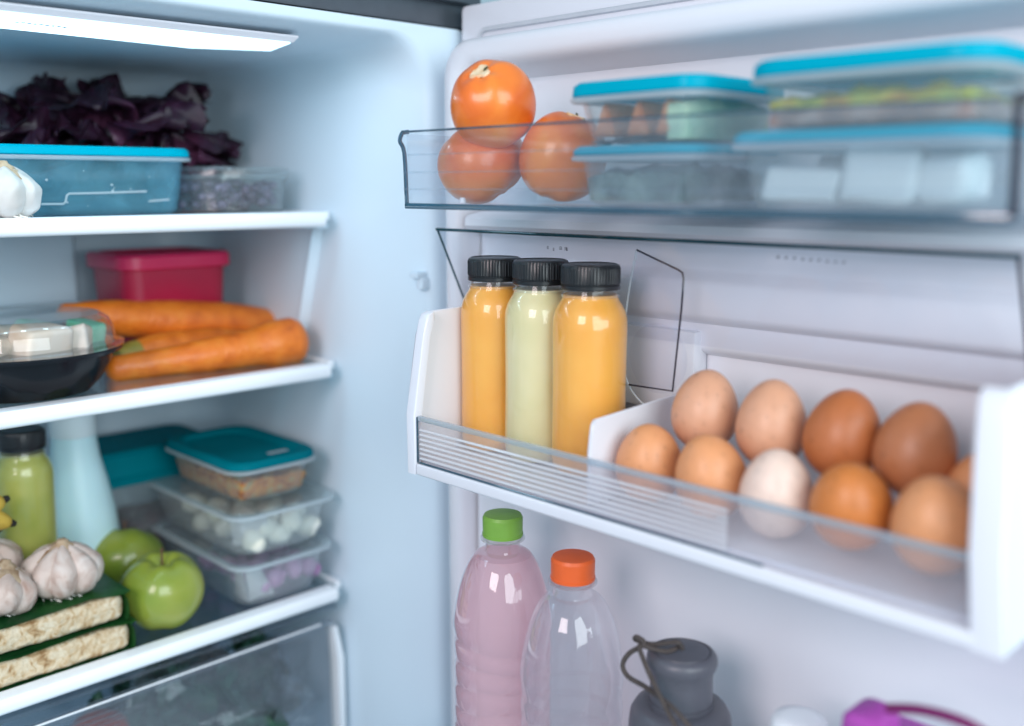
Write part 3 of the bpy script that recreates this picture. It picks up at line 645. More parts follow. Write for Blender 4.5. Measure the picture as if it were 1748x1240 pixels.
for k in range(26):
    x = 0.483+0.0155*(k % 5)+rnd.uniform(-0.003, 0.003); y = 0.848+0.0225*(k//5)+rnd.uniform(-0.003, 0.003)
    x = min(max(x, 0.482), 0.549)
    bm = bmesh.new(); blob(bm, (0, 0, 0), (0.0145, 0.0110, 0.0105), 0.3, 2, k)
    o = mesh('garlic_clove', bm, M['clove'], None, 180, loc=(x, y, S3+0.0525+0.0115+0.010*(k % 2)+rnd.uniform(0, 0.004)), rot=(rnd.uniform(-1, 1), rnd.uniform(-0.6, 0.6), rnd.uniform(0, 6)))
    tag(o, 'peeled pale garlic clove in the middle box of the stack', 'garlic clove', 'peeled garlic cloves in the middle box')
heap(0.4715, 0.5455, 0.8455, 0.9775, S3+0.1063, S3+0.1285, M['cook'], 'stir_fry', 'orange brown cooked food inside the teal lidded container', 'food', 0.004, 70, taper=0.09)
def paper(pts, label):
    bm = bmesh.new(); n = 16; rows = []
    for i in range(n+1):
        u = i/n; row = []
        for j in range(n+1):
            v = j/n
            p = (Vector(pts[0])*(1-u)+Vector(pts[1])*u)*(1-v)+(Vector(pts[3])*(1-u)+Vector(pts[2])*u)*v
            row.append(p+Vector((noise.noise(p*60), noise.noise(p*60+Vector((5, 0, 0))), noise.noise(p*60+Vector((0, 5, 0)))))*0.0016)
        rows.append(row)
    loft(bm, rows, False, False, False); bmesh.ops.solidify(bm, geom=bm.faces, thickness=0.0005)
    return tag(mesh('paper_towel', bm, M['paper'], None, 180), label, 'paper towel')
paper([(0.472, 0.868, S3+0.006), (0.473, 0.843, S3+0.006), (0.467, 0.841, S3+0.042), (0.467, 0.857, S3+0.042)], 'folded white paper at the corner of the shallot box')
paper([(0.4735, 0.843, S3+0.006), (0.502, 0.8415, S3+0.006), (0.484, 0.838, S3+0.040), (0.468, 0.838, S3+0.042)], 'white paper sheet pressed against the front of the shallot box')
paper([(0.4705, 0.866, S3+0.0585), (0.490, 0.8405, S3+0.0585), (0.494, 0.836, S3+0.090), (0.465, 0.853, S3+0.092)], 'white paper in the corner of the garlic clove box')
# teal lidded container behind
e = empty('food_container', (0.462, 1.050, S3), 'deep teal lidded container of dark red food, behind the stack', 'container')
bm = bmesh.new(); loft(bm, [rrect(-0.068, 0.068, -0.042, 0.042, 0.014, 0), rrect(-0.072, 0.072, -0.047, 0.047, 0.016, 0.10), rrect(-0.070, 0.070, -0.045, 0.045, 0.016, 0.10), rrect(-0.066, 0.066, -0.040, 0.040, 0.014, 0.002)]); mesh('body', bm, M['box'], e)
bm = bmesh.new(); loft(bm, [rrect(-0.078, 0.078, -0.052, 0.052, 0.018, 0.0995), rrect(-0.079, 0.079, -0.053, 0.053, 0.018, 0.105), rrect(-0.074, 0.074, -0.048, 0.048, 0.018, 0.109), rrect(-0.072, 0.072, -0.046, 0.046, 0.018, 0.130), rrect(-0.068, 0.068, -0.042, 0.042, 0.016, 0.134)]); mesh('lid', bm, M['lid_teal'], e)
M['darkred'] = solid('dark_red_food', None, 0.4, stops=[(0.3, (0.02, 0.008, 0.010, 1)), (0.7, (0.10, 0.02, 0.03, 1))], vscale=60)
heap(0.399, 0.525, 1.013, 1.087, S3+0.003, S3+0.052, M['darkred'], 'stewed_food', 'dark red food in the tall teal lidded container', 'food', 0.005, 50)

# ------------------------------------------------------------------ crisper drawer
dr = empty('crisper_drawer', (0.3, 0.84, -0.6), 'clear grey crisper drawer with ribbed front under the lowest shelf', 'drawer'); dr.location = (0, 0, 0)
bm = bmesh.new(); box(bm, 0.05, 0.560, 0.836, 0.840, -0.70, -0.447, 0.001); mesh('front_panel', bm, M['drawer'], dr)
bm = bmesh.new(); box(bm, 0.05, 0.561, 0.829, 0.8355, -0.4495, -0.4425, 0.0015); mesh('top_lip', bm, M['drawer'], dr)
bm = bmesh.new(); tube(bm, [(0.05, 0.8285, -0.4435), (0.545, 0.8285, -0.4435)], 0.0009, 6); mesh('lip_edge', bm, M['trim'], dr)
for k in range(6):
    bm = bmesh.new(); tube(bm, [(0.255, 0.8352, -0.457-k*0.0052), (0.345-k*0.003, 0.8352, -0.457-k*0.0052)], 0.0010, 6); mesh('rib', bm, M['drawer'], dr)
bm = bmesh.new(); plate(bm, [(0.561, 0.829, -0.452), (0.5655, 0.829, -0.452), (0.5725, 0.829, -0.488), (0.5725, 0.829, -0.70), (0.566, 0.829, -0.70), (0.566, 0.829, -0.490)], (0, 1, 0), 0.016); mesh('side_frame', bm, M['trim'], dr)
bm = bmesh.new(); box(bm, 0.05, 0.577, 0.846, 1.08, -0.4405, -0.4365); mesh('drawer_cover', bm, M['drawer'], dr)
bm = bmesh.new(); box(bm, 0.05, 0.56, 0.842, 1.07, -0.702, -0.698); box(bm, 0.05, 0.56, 1.066, 1.07, -0.698, -0.46); mesh('tub', bm, M['drawer'], dr)
M['veg'] = solid('dark_leaf_vegetable', None, 0.45, stops=[(0.3, (0.015, 0.05, 0.03, 1)), (0.6, (0.04, 0.13, 0.08, 1)), (0.85, (0.14, 0.28, 0.20, 1))], vscale=40, bump=0.4)
vg = empty('leafy_greens', (0.42, 0.90, -0.52), 'dark leafy greens seen through the drawer front', 'vegetables'); vg.location = (0.44, 0.862, -0.515)
for k in range(34):
    o = mesh('leaf', leaf_mesh(k*2.1, rnd.uniform(0.06, 0.09), rnd.uniform(0.025, 0.045)), M['veg'], vg, 180)
    o.location = (rnd.uniform(-0.05, 0.055), rnd.uniform(0.03, 0.09), rnd.uniform(-0.07, -0.005)); o.rotation_euler = (rnd.uniform(-1, 1), -rnd.uniform(-0.2, 0.6), rnd.uniform(0, 6.28))
bm = bmesh.new(); blob(bm, (0, 0, 0), (0.13, 0.042, 0.075), 0.5, 4, 4, 2.2)
for v in bm.verts: v.co += v.normal*0.004*noise.noise(v.co*60)
tag(mesh('plastic_bag', bm, M['film'], None, 50, loc=(0.43, 0.895, -0.545)), 'crumpled clear plastic bag around the greens in the drawer', 'plastic bag')
M['tom_red'] = solid('red_tomato', (0.45, 0.05, 0.02, 1), 0.3, 0.1)
bm = bmesh.new(); blob(bm, (0, 0, 0), (0.028, 0.026, 0.025), 0.08, 3, 2); tag(mesh('tomato', bm, M['tom_red'], None, 180, loc=(0.335, 0.885, -0.505)), 'small reddish tomato seen dimly through the drawer front', 'tomato')

# ================================================================== DOOR TRAY (clear) with tomatoes and boxes
ty0, ty1 = 0.164, 0.5905
TF = -0.0125
tr = empty('door_tray', (0.53, 0.38, -0.016), 'clear blue edged door tray holding tomatoes and lidded containers', 'door tray'); tr.location = (0, 0, 0)
wp = [(0.4745, -0.0125), (0.4730, 0.0225), (0.4690, 0.0315), (0.4715, 0.0375)]
def offs(w, t): return [(a+t, b) for a, b in w]
bm = bmesh.new(); extrude_y(bm, wp+offs(wp, 0.0026)[::-1], ty0, ty1, 1); mesh('front_wall', bm, M['tray'], tr, 30)
bm = bmesh.new(); tube(bm, [(0.4728, ty0, 0.0380), (0.4728, ty1, 0.0380)], 0.0008, 8); mesh('top_rim', bm, M['tray_edge'], tr)
for zz in (0.0215, 0.009, -0.003):
    bm = bmesh.new(); tube(bm, [(0.4737-0.0005, ty0, zz), (0.4737-0.0005, ty1, zz)], 0.0007, 6); mesh('moulding_line', bm, M['tray'], tr)
bm = bmesh.new(); tube(bm, spline([(a+0.001, ty1-0.0005, b) for a, b in [(0.4755, -0.0145)]+wp], 4)+[Vector((0.478, ty1-0.0005, 0.0383))], 0.0016, 8); mesh('end_edge', bm, M['tray_edge'], tr)
bm = bmesh.new(); box(bm, 0.4765, 0.612, ty1-0.0025, ty1, -0.0125, 0.0365, 0.0006); mesh('end_wall', bm, M['tray'], tr)
bm = bmesh.new(); box(bm, 0.4765, 0.612, ty0, ty0+0.0025, -0.0125, 0.0365, 0.0006); mesh('end_wall', bm, M['tray'], tr)
bm = bmesh.new(); tube(bm, [(0.4745, ty0, -0.014), (0.4715, ty0, 0.020), (0.470, ty0, 0.038), (0.60, ty0, 0.038)], 0.0022, 8); mesh('end_edge', bm, M['edge_dark'], tr)
bm = bmesh.new(); box(bm, 0.4755, 0.6195, ty0, ty1, -0.0160, TF, 0.0006); mesh('base', bm, M['tray'], tr)
bm = bmesh.new(); box(bm, 0.4735, 0.4760, ty0, ty1, -0.0172, -0.0130, 0.0008); mesh('base_edge', bm, M['tray_edge'], tr)
bm = bmesh.new(); lathe(bm, [(0.0025, -0.0124), (0.002, -0.009), (0.001, -0.0086)], 12, c=(0.4795, 0.533)); mesh('foot', bm, M['white'], tr)
# tomatoes
M['tomato'] = solid('tomato_skin', None, 0.30, stops=[(0.25, (0.66, 0.10, 0.012, 1)), (0.5, (0.80, 0.19, 0.022, 1)), (0.8, (0.86, 0.33, 0.05, 1))], vscale=18, bump=0.25, bscale=120, coat=0.2, dist=0.8)
M['scar'] = solid('tomato_scar', None, 0.6, stops=[(0.3, (0.62, 0.36, 0.14, 1)), (0.7, (0.80, 0.66, 0.46, 1))], vscale=200, bump=0.4)
M['scar_dark'] = solid('tomato_stem_end', (0.05, 0.05, 0.015, 1), 0.7, 0.2)
def tomato(loc, R, label, rot, sq=0.92, seed=0):
    e = empty('tomato', loc, label, 'tomato', 'orange tomatoes in the door tray', rot=rot)
    bm = bmesh.new()
    pr = []
    for k in range(49):
        a = -PI/2+PI*k/48; r = R*math.cos(a)**0.86 if math.cos(a) > 1e-9 else 0.0001; zz = R*sq*math.sin(a)
        zz += (-1 if a > 0 else 0.5)*0.0035*math.exp(-(r/(R*0.3))**2); pr.append((max(r, 0.0001), zz))
    lathe(bm, pr, 72, fn=lambda r, z, a: (r*(1+0.022*math.cos(4*a+seed)+0.012*math.cos(3*a+seed*2)), z+0.0006*math.cos(5*a+seed)))
    for v in bm.verts: v.co *= 1+0.02*noise.noise(v.co*25+Vector((seed*5, 0, 0)))
    mesh('skin', bm, M['tomato'], e, 180)
    bm = bmesh.new(); zt = R*sq-0.0037
    lathe(bm, [(R*0.22, zt+0.0008), (R*0.19, zt+0.0026), (R*0.10, zt+0.0022), (0.0004, zt+0.0020)], 24, fn=lambda r, z, a: (r*(1+0.25*math.sin(3*a+seed)+0.12*math.sin(7*a)), z+0.0002), cap0=False); mesh('scar', bm, M['scar'], e, 60)
    bm = bmesh.new(); tube(bm, [(R*0.08, 0, zt+0.0010), (R*0.12, 0.001, zt+0.0034), (R*0.18, 0.002, zt+0.0040)], [0.0012, 0.001, 0.0006], 6); mesh('stem_end', bm, M['scar_dark'], e)
    return e
def tilt_to(v):  # euler that tips local +Z towards direction v
    return Vector(v).normalized().to_track_quat('Z', 'Y').to_euler()
tomato((0.5190, 0.5560, TF+0.0290), 0.0330, 'tomato under the topmost one, at the tray end', tilt_to((-0.35, 0.45, 0.90)), 0.86, 1)
tomato((0.5350, 0.4895, TF+0.0318), 0.0310, 'tomato beside the blue lidded boxes in the tray', tilt_to((0.2, -0.3, 1)), 1.0, 2)
tomato((0.5075, 0.5310, 0.0560), 0.0305, 'topmost orange tomato with a pale scar, resting on the others', tilt_to((-0.62, -0.22, 0.72)), 0.98, 3)
# boxes in the tray
gT = 'cyan lidded containers stacked in the door tray'
container(0.487, 0.583, 0.347, 0.437, TF, 0.0300, 'cyan lidded container under another, next to the tomatoes', 'box_frost', 'lid_cyan', 0.0055, 0.004, 0.016, gT)
container(0.487, 0.583, 0.345, 0.438, TF+0.0366, 0.0290, 'cyan lidded container on top, beside the topmost tomato, holding orange wedges', 'box_frost', 'lid_cyan', 0.0085, 0.005, 0.016, gT)
container(0.487, 0.590, 0.188, 0.318, TF, 0.034, 'wide cyan lidded container of white blocks, under another one', 'box_frost', 'lid_cyan', 0.006, 0.004, 0.016, gT)
container(0.487, 0.590, 0.186, 0.309, TF+0.0410, 0.0275, 'wide cyan lidded container on top, at the right edge, holding brown food', 'box_frost', 'lid_cyan', 0.0085, 0.004, 0.020, gT)
M['dkgreen'] = solid('dark_greens', None, 0.5, stops=[(0.3, (0.03, 0.06, 0.06, 1)), (0.5, (0.09, 0.15, 0.14, 1)), (0.75, (0.28, 0.36, 0.32, 1))], vscale=60, bump=0.6)
heap(0.4935, 0.5785, 0.3545, 0.4295, TF+0.0025, TF+0.023, M['dkgreen'], 'cooked_greens', 'dark green food in the lower box next to the tomatoes', 'food', 0.004, 60, taper=0.03)
M['wedge'] = solid('orange_wedge', None, 0.4, stops=[(0.3, (0.55, 0.15, 0.04, 1)), (0.7, (0.68, 0.26, 0.09, 1))], vscale=60)
M['palegreen'] = solid('pale_green_food', None, 0.45, stops=[(0.3, (0.30, 0.55, 0.40, 1)), (0.7, (0.66, 0.74, 0.52, 1))], vscale=35)
M['greyish'] = solid('grey_food', (0.12, 0.16, 0.18, 1), 0.5, 0.3, 60)
for k, (y, lab) in enumerate(((0.418, 'orange wedge nearest the tomatoes in the upper box'), (0.392, 'orange wedge in the middle of the upper box'), (0.370, 'orange wedge beside the pale green food in the upper box'))):
    bm = bmesh.new(); loft(bm, [[(0, -0.0085, 0), (0, 0.0085, 0), (0, 0.001, 0.020), (0, -0.001, 0.020)], [(0.03, -0.0085, 0), (0.03, 0.0085, 0), (0.03, 0.001, 0.020), (0.03, -0.001, 0.020)]])
    bmesh.ops.bevel(bm, geom=bm.edges[:], offset=0.0012, segments=2, affect='EDGES')
    tag(mesh('orange_wedge', bm, M['wedge'], None, 60, loc=(0.4945, y, TF+0.0425)), lab, 'orange wedge', 'orange wedges in the upper box')
heap(0.496, 0.578, 0.375, 0.430, TF+0.0392, TF+0.0422, M['greyish'], 'grey_food', 'layer of grey food under the orange wedges', 'food', 0.002, 60)
heap(0.494, 0.580, 0.354, 0.368, TF+0.0392, TF+0.0625, M['palegreen'], 'pale_green_food', 'pale green food at the near end of the upper box', 'food', 0.002, 60)
M['tofu'] = solid('white_tofu', (0.80, 0.80, 0.80, 1), 0.5, 0.03, 30, 0.15, 150)
for (x, y, s, zc, rz, lab) in (((0.509, 0.282, (0.014, 0.0215, 0.0095), 0.0115, 0.03, 'long low white tofu block at the far end of the wide lower box')), ((0.510, 0.240, (0.014, 0.0195, 0.0150), 0.0170, 0.06, 'tallest white tofu block in the wide lower box')), ((0.512, 0.206, (0.013, 0.0125, 0.0125), 0.0145, -0.12, 'small white tofu block at the near end of the box')), ((0.545, 0.262, (0.016, 0.030, 0.013), 0.0150, 0.05, 'white tofu block behind the others in the wide lower box'))):
    chunk((x, y, TF+zc+0.0012), s, rz, M['tofu'], 'tofu_block', lab, 'tofu', 'tofu blocks in the wide lower box')
M['brownfood'] = solid('brown_food', None, 0.45, stops=[(0.3, (0.16, 0.10, 0.09, 1)), (0.5, (0.30, 0.17, 0.13, 1)), (0.7, (0.42, 0.30, 0.26, 1))], vscale=60, bump=0.6)
M['herbs'] = solid('yellow_green_topping', None, 0.45, stops=[(0.3, (0.40, 0.16, 0.03, 1)), (0.5, (0.48, 0.42, 0.05, 1)), (0.75, (0.36, 0.50, 0.10, 1))], vscale=60, bump=0.8)
heap(0.4945, 0.5825, 0.1945, 0.3005, TF+0.0436, TF+0.0545, M['brownfood'], 'brown_food', 'brown cooked food layer in the top right container', 'food', 0.003, 50)
heap(0.4945, 0.5825, 0.1945, 0.3005, TF+0.0530, TF+0.0605, M['herbs'], 'herb_topping', 'yellow green topping over the brown food', 'food', 0.004, 60)

# ================================================================== CLEAR FLAP on the door
fl = empty('clear_flap', (0, 0, 0), 'clear plastic flap with dark teal edge, behind the juice bottle caps', 'flap')
fy0, fy1 = 0.188, 0.650
fx0, fz0, fx1, fz1 = 0.556, -0.0366, 0.5925, -0.112
bm = bmesh.new(); plate(bm, [(fx0, fy0, fz0), (fx0, fy1, fz0), (fx1, fy1, fz1), (fx1, fy0, fz1)], (0.9, 0, 0.43), 0.0015); mesh('flap_panel', bm, M['flap'], fl)
bm = bmesh.new(); tube(bm, [(fx0, fy0-0.001, fz0), (fx0, fy1+0.001, fz0)], 0.0013, 8); mesh('front_edge', bm, M['edge_teal'], fl)
bm = bmesh.new(); tube(bm, [(fx0, fy1, fz0), (fx1, fy1, fz1)], 0.0009, 8); mesh('end_edge', bm, M['edge_teal'], fl)
bm = bmesh.new(); tube(bm, [(fx0, fy0, fz0), (fx1, fy0, fz1)], 0.0011, 8); mesh('end_edge', bm, M['edge_dark'], fl)
bm = bmesh.new(); box(bm, 0.559, 0.596, fy0, fy1, -0.0372, -0.0362); mesh('top_sheet', bm, M['flap'], fl)
bm = bmesh.new()
for (a, b, s) in ((935, 421, 6), (945, 424, 5), (957, 422, 9), (966, 423, 9), (968, 424, 5)):
    p = at(a, b, x=0.5635)
    for q in range(3):
        w = s/1723*0.75*0.35; tube(bm, [p+Vector((0, w, -0.0009*q-w*0.1)), p+Vector((0.0, 0, -0.0009*q+w*0.15)), p+Vector((0, -w, -0.0009*q-w*0.1))], 0.0002, 5)
for k in range(9):
    p = at(1325+k*14, 440+k*1.2, x=0.5635); tube(bm, [p, p+Vector((0, -0.0022, 0.0004*(k % 3))), p+Vector((0, -0.0012, 0.0014))], 0.00035, 5)
mesh('moulded_marks', bm, M['edge_dark'], fl)['kind'] = 'stuff'
# clear divider plate and round disc behind the third bottle
pd = empty('bottle_divider', (0, 0, 0), 'clear angular plate with dark outline between bottle and eggs', 'divider')
pts = [at(a, b, x=0.572) for a, b in ((1087, 427), (1158, 461), (1165, 466), (1167, 477), (1163, 530), (1148, 668), (1074, 657), (1066, 590), (1068, 540))]
bm = bmesh.new(); plate(bm, pts, (1, 0, 0), 0.0016); mesh('plate', bm, M['flap'], pd)
bm = bmesh.new(); tube(bm, pts[:7], 0.00075, 6); mesh('dark_edge', bm, M['edge_dark'], pd)
bm = bmesh.new(); tube(bm, spline([pts[0], at(1073, 500, x=0.572), at(1065, 570, x=0.571), at(1064, 620, x=0.571), at(1074, 660, x=0.572), at(1098, 690, x=0.573), at(1118, 697, x=0.574)], 6), 0.0008, 6); mesh('light_edge', bm, M['lid_rim'], pd)
bm = bmesh.new(); c0 = at(1122, 612, x=0.578)
ring = [c0+Vector((0, 0.0255*math.cos(a*PI/24), 0.0255*math.sin(a*PI/24))) for a in range(48)]
plate(bm, ring, (1, 0, 0), 0.001); mesh('disc', bm, M['flap'], pd)
bm = bmesh.new(); box(bm, 0.5665, 0.570, c0.y+0.0245, c0.y+0.028, c0.z+0.009, c0.z+0.013, 0.0006); mesh('catch', bm, M['lid_rim'], pd)

# ================================================================== MIDDLE DOOR BIN with eggs and juice
bn = empty('door_bin', (0, 0, 0), 'white door bin with clear ribbed front holding juice bottles and eggs', 'door bin')
by0, by1 = 0.151, 0.5915
FLZ = BF-0.0012
def side_prof(x0, xt, zt, zb=-0.2185, xb=0.598, zback=None, r=0.006):
    zback = zt+0.003 if zback is None else zback
    P = [(x0, zb), (x0-0.0005, -0.172), (xt-0.003, zt-0.018), (xt-0.0005, zt-r), (xt+0.002, zt-r*0.4), (xt+r, zt), (xb, zback), (xb, zb)]
    return P
def side(y0, y1, P, mat, name, bev=0.0015, slant=0.0):
    bm = bmesh.new(); loft(bm, [[(a, y0, b) for a, b in P], [(a, y1, b) for a, b in P]])
    es = [e for e in bm.edges if abs(e.verts[0].co.y-e.verts[1].co.y) < 1e-6]
    bmesh.ops.bevel(bm, geom=es, offset=bev, segments=3, profile=0.6, affect='EDGES')
    for v in bm.verts: v.co.y += slant*(v.co.z+0.2185)
    return mesh(name, bm, mat, bn, 50)
P = side_prof(0.4735, 0.4865, -0.0950)
side(by1-0.0032, by1, P, M['white'], 'end_panel'); side(by0, by0+0.004, P, M['white'], 'end_panel', slant=0.11)
# thick frame posts at the front of each end
def post(y0, y1, slant=0.0, name='front_post'):
    L_ = [(0.4728, -0.2185), (0.4723, -0.172), (0.4828, -0.113), (0.4860, -0.101), (0.4885, -0.0965), (0.4935, -0.0945)]
    Rr_ = [(a+0.0065, b) for a, b in L_[:4]]+[(0.4945, -0.0995)]
    P = L_+Rr_[::-1]
    return side(y0, y1, P, M['white'], name, 0.0012, slant)
post(by1-0.0095, by1+0.0002); post(by0-0.0003, by0+0.0155, 0.09)
bm = bmesh.new(); box(bm, 0.4725, 0.482, by0+0.0128, by1-0.0098, -0.2185, -0.2095, 0.0025, 3); mesh('bottom_rail', bm, M['white'], bn)
bm = bmesh.new(); box(bm, 0.4815, 0.5975, by0+0.0045, by1-0.0036, -0.2180, FLZ, 0.0010); mesh('floor', bm, M['white'], bn)
bm = bmesh.new(); box(bm, 0.4755, 0.4775, by0+0.0128, by1-0.0098, -0.2092, -0.1765, 0.0004); mesh('clear_front', bm, M['panel'], bn)
for k in range(7):
    z = -0.1830-k*0.0037
    bm = bmesh.new(); extrude_y(bm, [(0.4752, z+0.0010), (0.4738, z), (0.4752, z-0.0010)], 0.305, by1-0.013, 1); mesh('rib', bm, M['rib'] if 'rib' in M else M.setdefault('rib', clear('rib_plastic', (0.95, 0.96, 0.98, 1), 0.15, 0.4, 2, 0.15, 0.72, (0.94, 0.95, 0.98, 1))), bn)
bm = bmesh.new(); box(bm, 0.4745, 0.4785, by0+0.0128, by1-0.0098, -0.1765, -0.1725, 0.0012); mesh('top_rim', bm, M['toprim'] if 'toprim' in M else M.setdefault('toprim', clear('rim_plastic', (0.80, 0.88, 0.92, 1), 0.15, 0.5, 2, 0.1, 0.35, (0.70, 0.78, 0.88, 1))), bn)
bm = bmesh.new(); tube(bm, [(0.4748, by1-0.0102, -0.2085), (0.4748, by1-0.0102, -0.1735)], 0.0008, 6); tube(bm, [(0.4748, by1-0.0102, -0.2088), (0.4748, by0+0.13, -0.2088)], 0.0008, 6); mesh('panel_edge', bm, M['tray_edge'], bn)
DVY = 0.4135
P = side_prof(0.4795, 0.4825, -0.1490, -0.2062, 0.5935, -0.1440, 0.003)
P[1] = (0.4795, -0.172); P[2] = (0.481, -0.160)
side(DVY-0.0012, DVY+0.0012, P, M['white'], 'divider', 0.0008)
# eggs
def eggmat(name, c, v=0.05, sp=0.25):
    c2 = tuple(x*(1-sp) for x in c[:3])+(1,)
    return solid(name, None, 0.42, stops=[(0.28, c2), (0.38, tuple(x*(1-v) for x in c[:3])+(1,)), (0.7, c)], vscale=180, detail=5, bump=0.15, bscale=700, bd=0.0004, sss=0.08)
EM = [eggmat('egg_tan', (0.72, 0.31, 0.135, 1)), eggmat('egg_pink', (0.70, 0.36, 0.22, 1)), eggmat('egg_pale', (0.80, 0.60, 0.50, 1)), eggmat('egg_brown', (0.50, 0.155, 0.05, 1)), eggmat('egg_brown_dull', (0.50, 0.18, 0.075, 1)), eggmat('egg_amber', (0.62, 0.20, 0.045, 1))]
def egg_bm(R, H):
    bm = bmesh.new(); pr = []
    for k in range(41):
        a = -PI/2+PI*k/40; s = math.sin(a); r = R*math.cos(a)*(1-0.13*s) if k not in (0, 40) else 0.00005
        pr.append((max(r, 0.00005), H*s))
    lathe(bm, pr, 56); return bm
def egg(px, py, x, R, H, m, lab, rot=(0, 0, 0)):
    p = at(px, py, x=x)
    o = mesh('egg', egg_bm(R, H), EM[m], None, 180, loc=p, rot=rot); return tag(o, lab, 'egg', 'eggs in the door bin')
egg(1108, 790, 0.512, 0.0217, 0.0265, 0, 'light tan egg in the lower row, nearest the white divider', (0.1, -0.15, 0))
egg(1213, 812, 0.510, 0.0220, 0.0265, 0, 'light tan egg in the lower row, left of the palest egg', (-0.1, -0.2, 0))
egg(1325, 842, 0.508, 0.0212, 0.0268, 2, 'palest pinkish white egg, in the middle of the lower row', (0.05, -0.1, 0))
egg(1453, 862, 0.507, 0.0222, 0.0250, 5, 'glossy amber egg in the lower row, right of the palest egg', (0.1, -0.35, 0))
egg(1597, 895, 0.505, 0.0220, 0.0262, 0, 'tan egg in the lower row beside the white end post', (0, -0.2, 0))
egg(1204, 700, 0.549, 0.0218, 0.0270, 1, 'pinkish tan egg in the upper row, first from the bottles', (0.05, 0.1, 0))
egg(1317, 723, 0.547, 0.0217, 0.0278, 1, 'dull pinkish egg in the upper row, above the palest egg', (0, 0.1, 0))
egg(1439, 742, 0.546, 0.0223, 0.0272, 3, 'darkest brown egg in the upper row', (0.1, 0.1, 0))
egg(1563, 767, 0.545, 0.0222, 0.0270, 4, 'dull brown egg in the upper row, nearest the end post', (0.1, 0.1, 0))
egg(1680, 850, 0.548, 0.0215, 0.0265, 0, 'egg mostly hidden behind the white end post', (0.1, 0.1, 0))

# ================================================================== BOTTLES on the lower door ledge
def petbottle(loc, R, H, capcol, liq, label, capR=0.0155, slosh=0):
    e = empty('water_bottle', loc, label, 'bottle', 'capped drink bottles on the door ledge')
    hs = H-0.248
    pr = [(R*0.7, 0.001), (R*0.93, 0.0), (R, 0.006)]
    z = 0.012
    while z < 0.135+hs:                                   # pinched horizontal grooves
        pr += [(R, z), (R*1.004, z+0.005), (R, z+0.010), (R*0.968, z+0.0125), (R*0.985, z+0.015)]; z += 0.017
    W0 = 0.150+hs
    for q in range(1, 13):
        t = q/12; a = t*PI/2
        pr.append((R*1.03*math.cos(a)**0.9*(1-0)*(1)+capR*0.9*(t**2.2) if q < 12 else capR*0.93, W0+0.066*math.sin(a)**1.25))
    pr += [(capR*0.86, W0+0.070), (capR*0.86, W0+0.0745), (capR*1.12, W0+0.0748), (capR*1.12, W0+0.0762), (capR*0.84, W0+0.0765), (capR*0.84, W0+0.084)]
    def wob(r, z, a):
        k = 1+0.012*math.cos(6*a)*max(0, 1-abs(z-(W0-0.02))/0.03)
        return r*k, z+(0.0026*math.sin(a*2+z*60) if z < W0 else 0)
    bm = bmesh.new(); lathe(bm, pr, 72, wob, cap1=False); mesh('bottle_wall', bm, M['pet'], e, 50)
    if liq:
        top = W0+0.062
        bm = bmesh.new(); pl = [((r-0.0012), z+0.0008) for r, z in pr if z < top]; pl = pl+[(pl[-1][0]*0.97, top), (pl[-1][0]*0.6, top+0.0002)]
        lathe(bm, pl, 72, wob); mesh('drink', bm, liq, e, 60)
    bm = bmesh.new(); z0 = W0+0.0775
    lathe(bm, [(capR*1.02, z0), (capR*1.03, z0+0.002), (capR*1.0, z0+0.0024), (capR, z0+0.003), (capR, z0+0.0145), (capR*0.93, z0+0.0168), (capR*0.5, z0+0.0174)], 160, fn=lambda r, z, a: (r*(1+(0.010 if (z > z0+0.003 and z < z0+0.015 and (a*50/(2*PI)) % 1 > 0.5) else 0)), z))
    mesh('cap', bm, capcol, e, 25); return e
def pinkliq():
    m, nt, out = newmat('pink_drink'); L = nt.links.new
    t = nd(nt, 'ShaderNodeBsdfTransparent', Color=(1.0, 0.84, 0.87, 1)); d = nd(nt, 'ShaderNodeBsdfDiffuse', Color=(1.0, 0.68, 0.71, 1)); tl = nd(nt, 'ShaderNodeBsdfTranslucent', Color=(0.99, 0.66, 0.71, 1))
    m1 = nd(nt, 'ShaderNodeMixShader'); m1.inputs[0].default_value = 0.55; L(d.outputs[0], m1.inputs[1]); L(tl.outputs[0], m1.inputs[2])
    m2 = nd(nt, 'ShaderNodeMixShader'); m2.inputs[0].default_value = 0.5; L(t.outputs[0], m2.inputs[1]); L(m1.outputs[0], m2.inputs[2]); L(m2.outputs[0], out.inputs[0]); return m
M['pinkliq'] = pinkliq()
M['cap_green'] = solid('green_cap', (0.20, 0.40, 0.055, 1), 0.4, 0.06, 60)
M['cap_orange'] = solid('orange_cap', (0.78, 0.12, 0.02, 1), 0.4, 0.04, 60)
LZ = -0.4958
petbottle((0.522, 0.537, LZ), 0.0385, 0.2488, M['cap_green'], M['pinkliq'], 'plastic bottle of pink drink with green cap')
petbottle((0.516, 0.4585, LZ), 0.0372, 0.2375, M['cap_orange'], None, 'clear ribbed plastic bottle with bright orange cap', 0.0158)
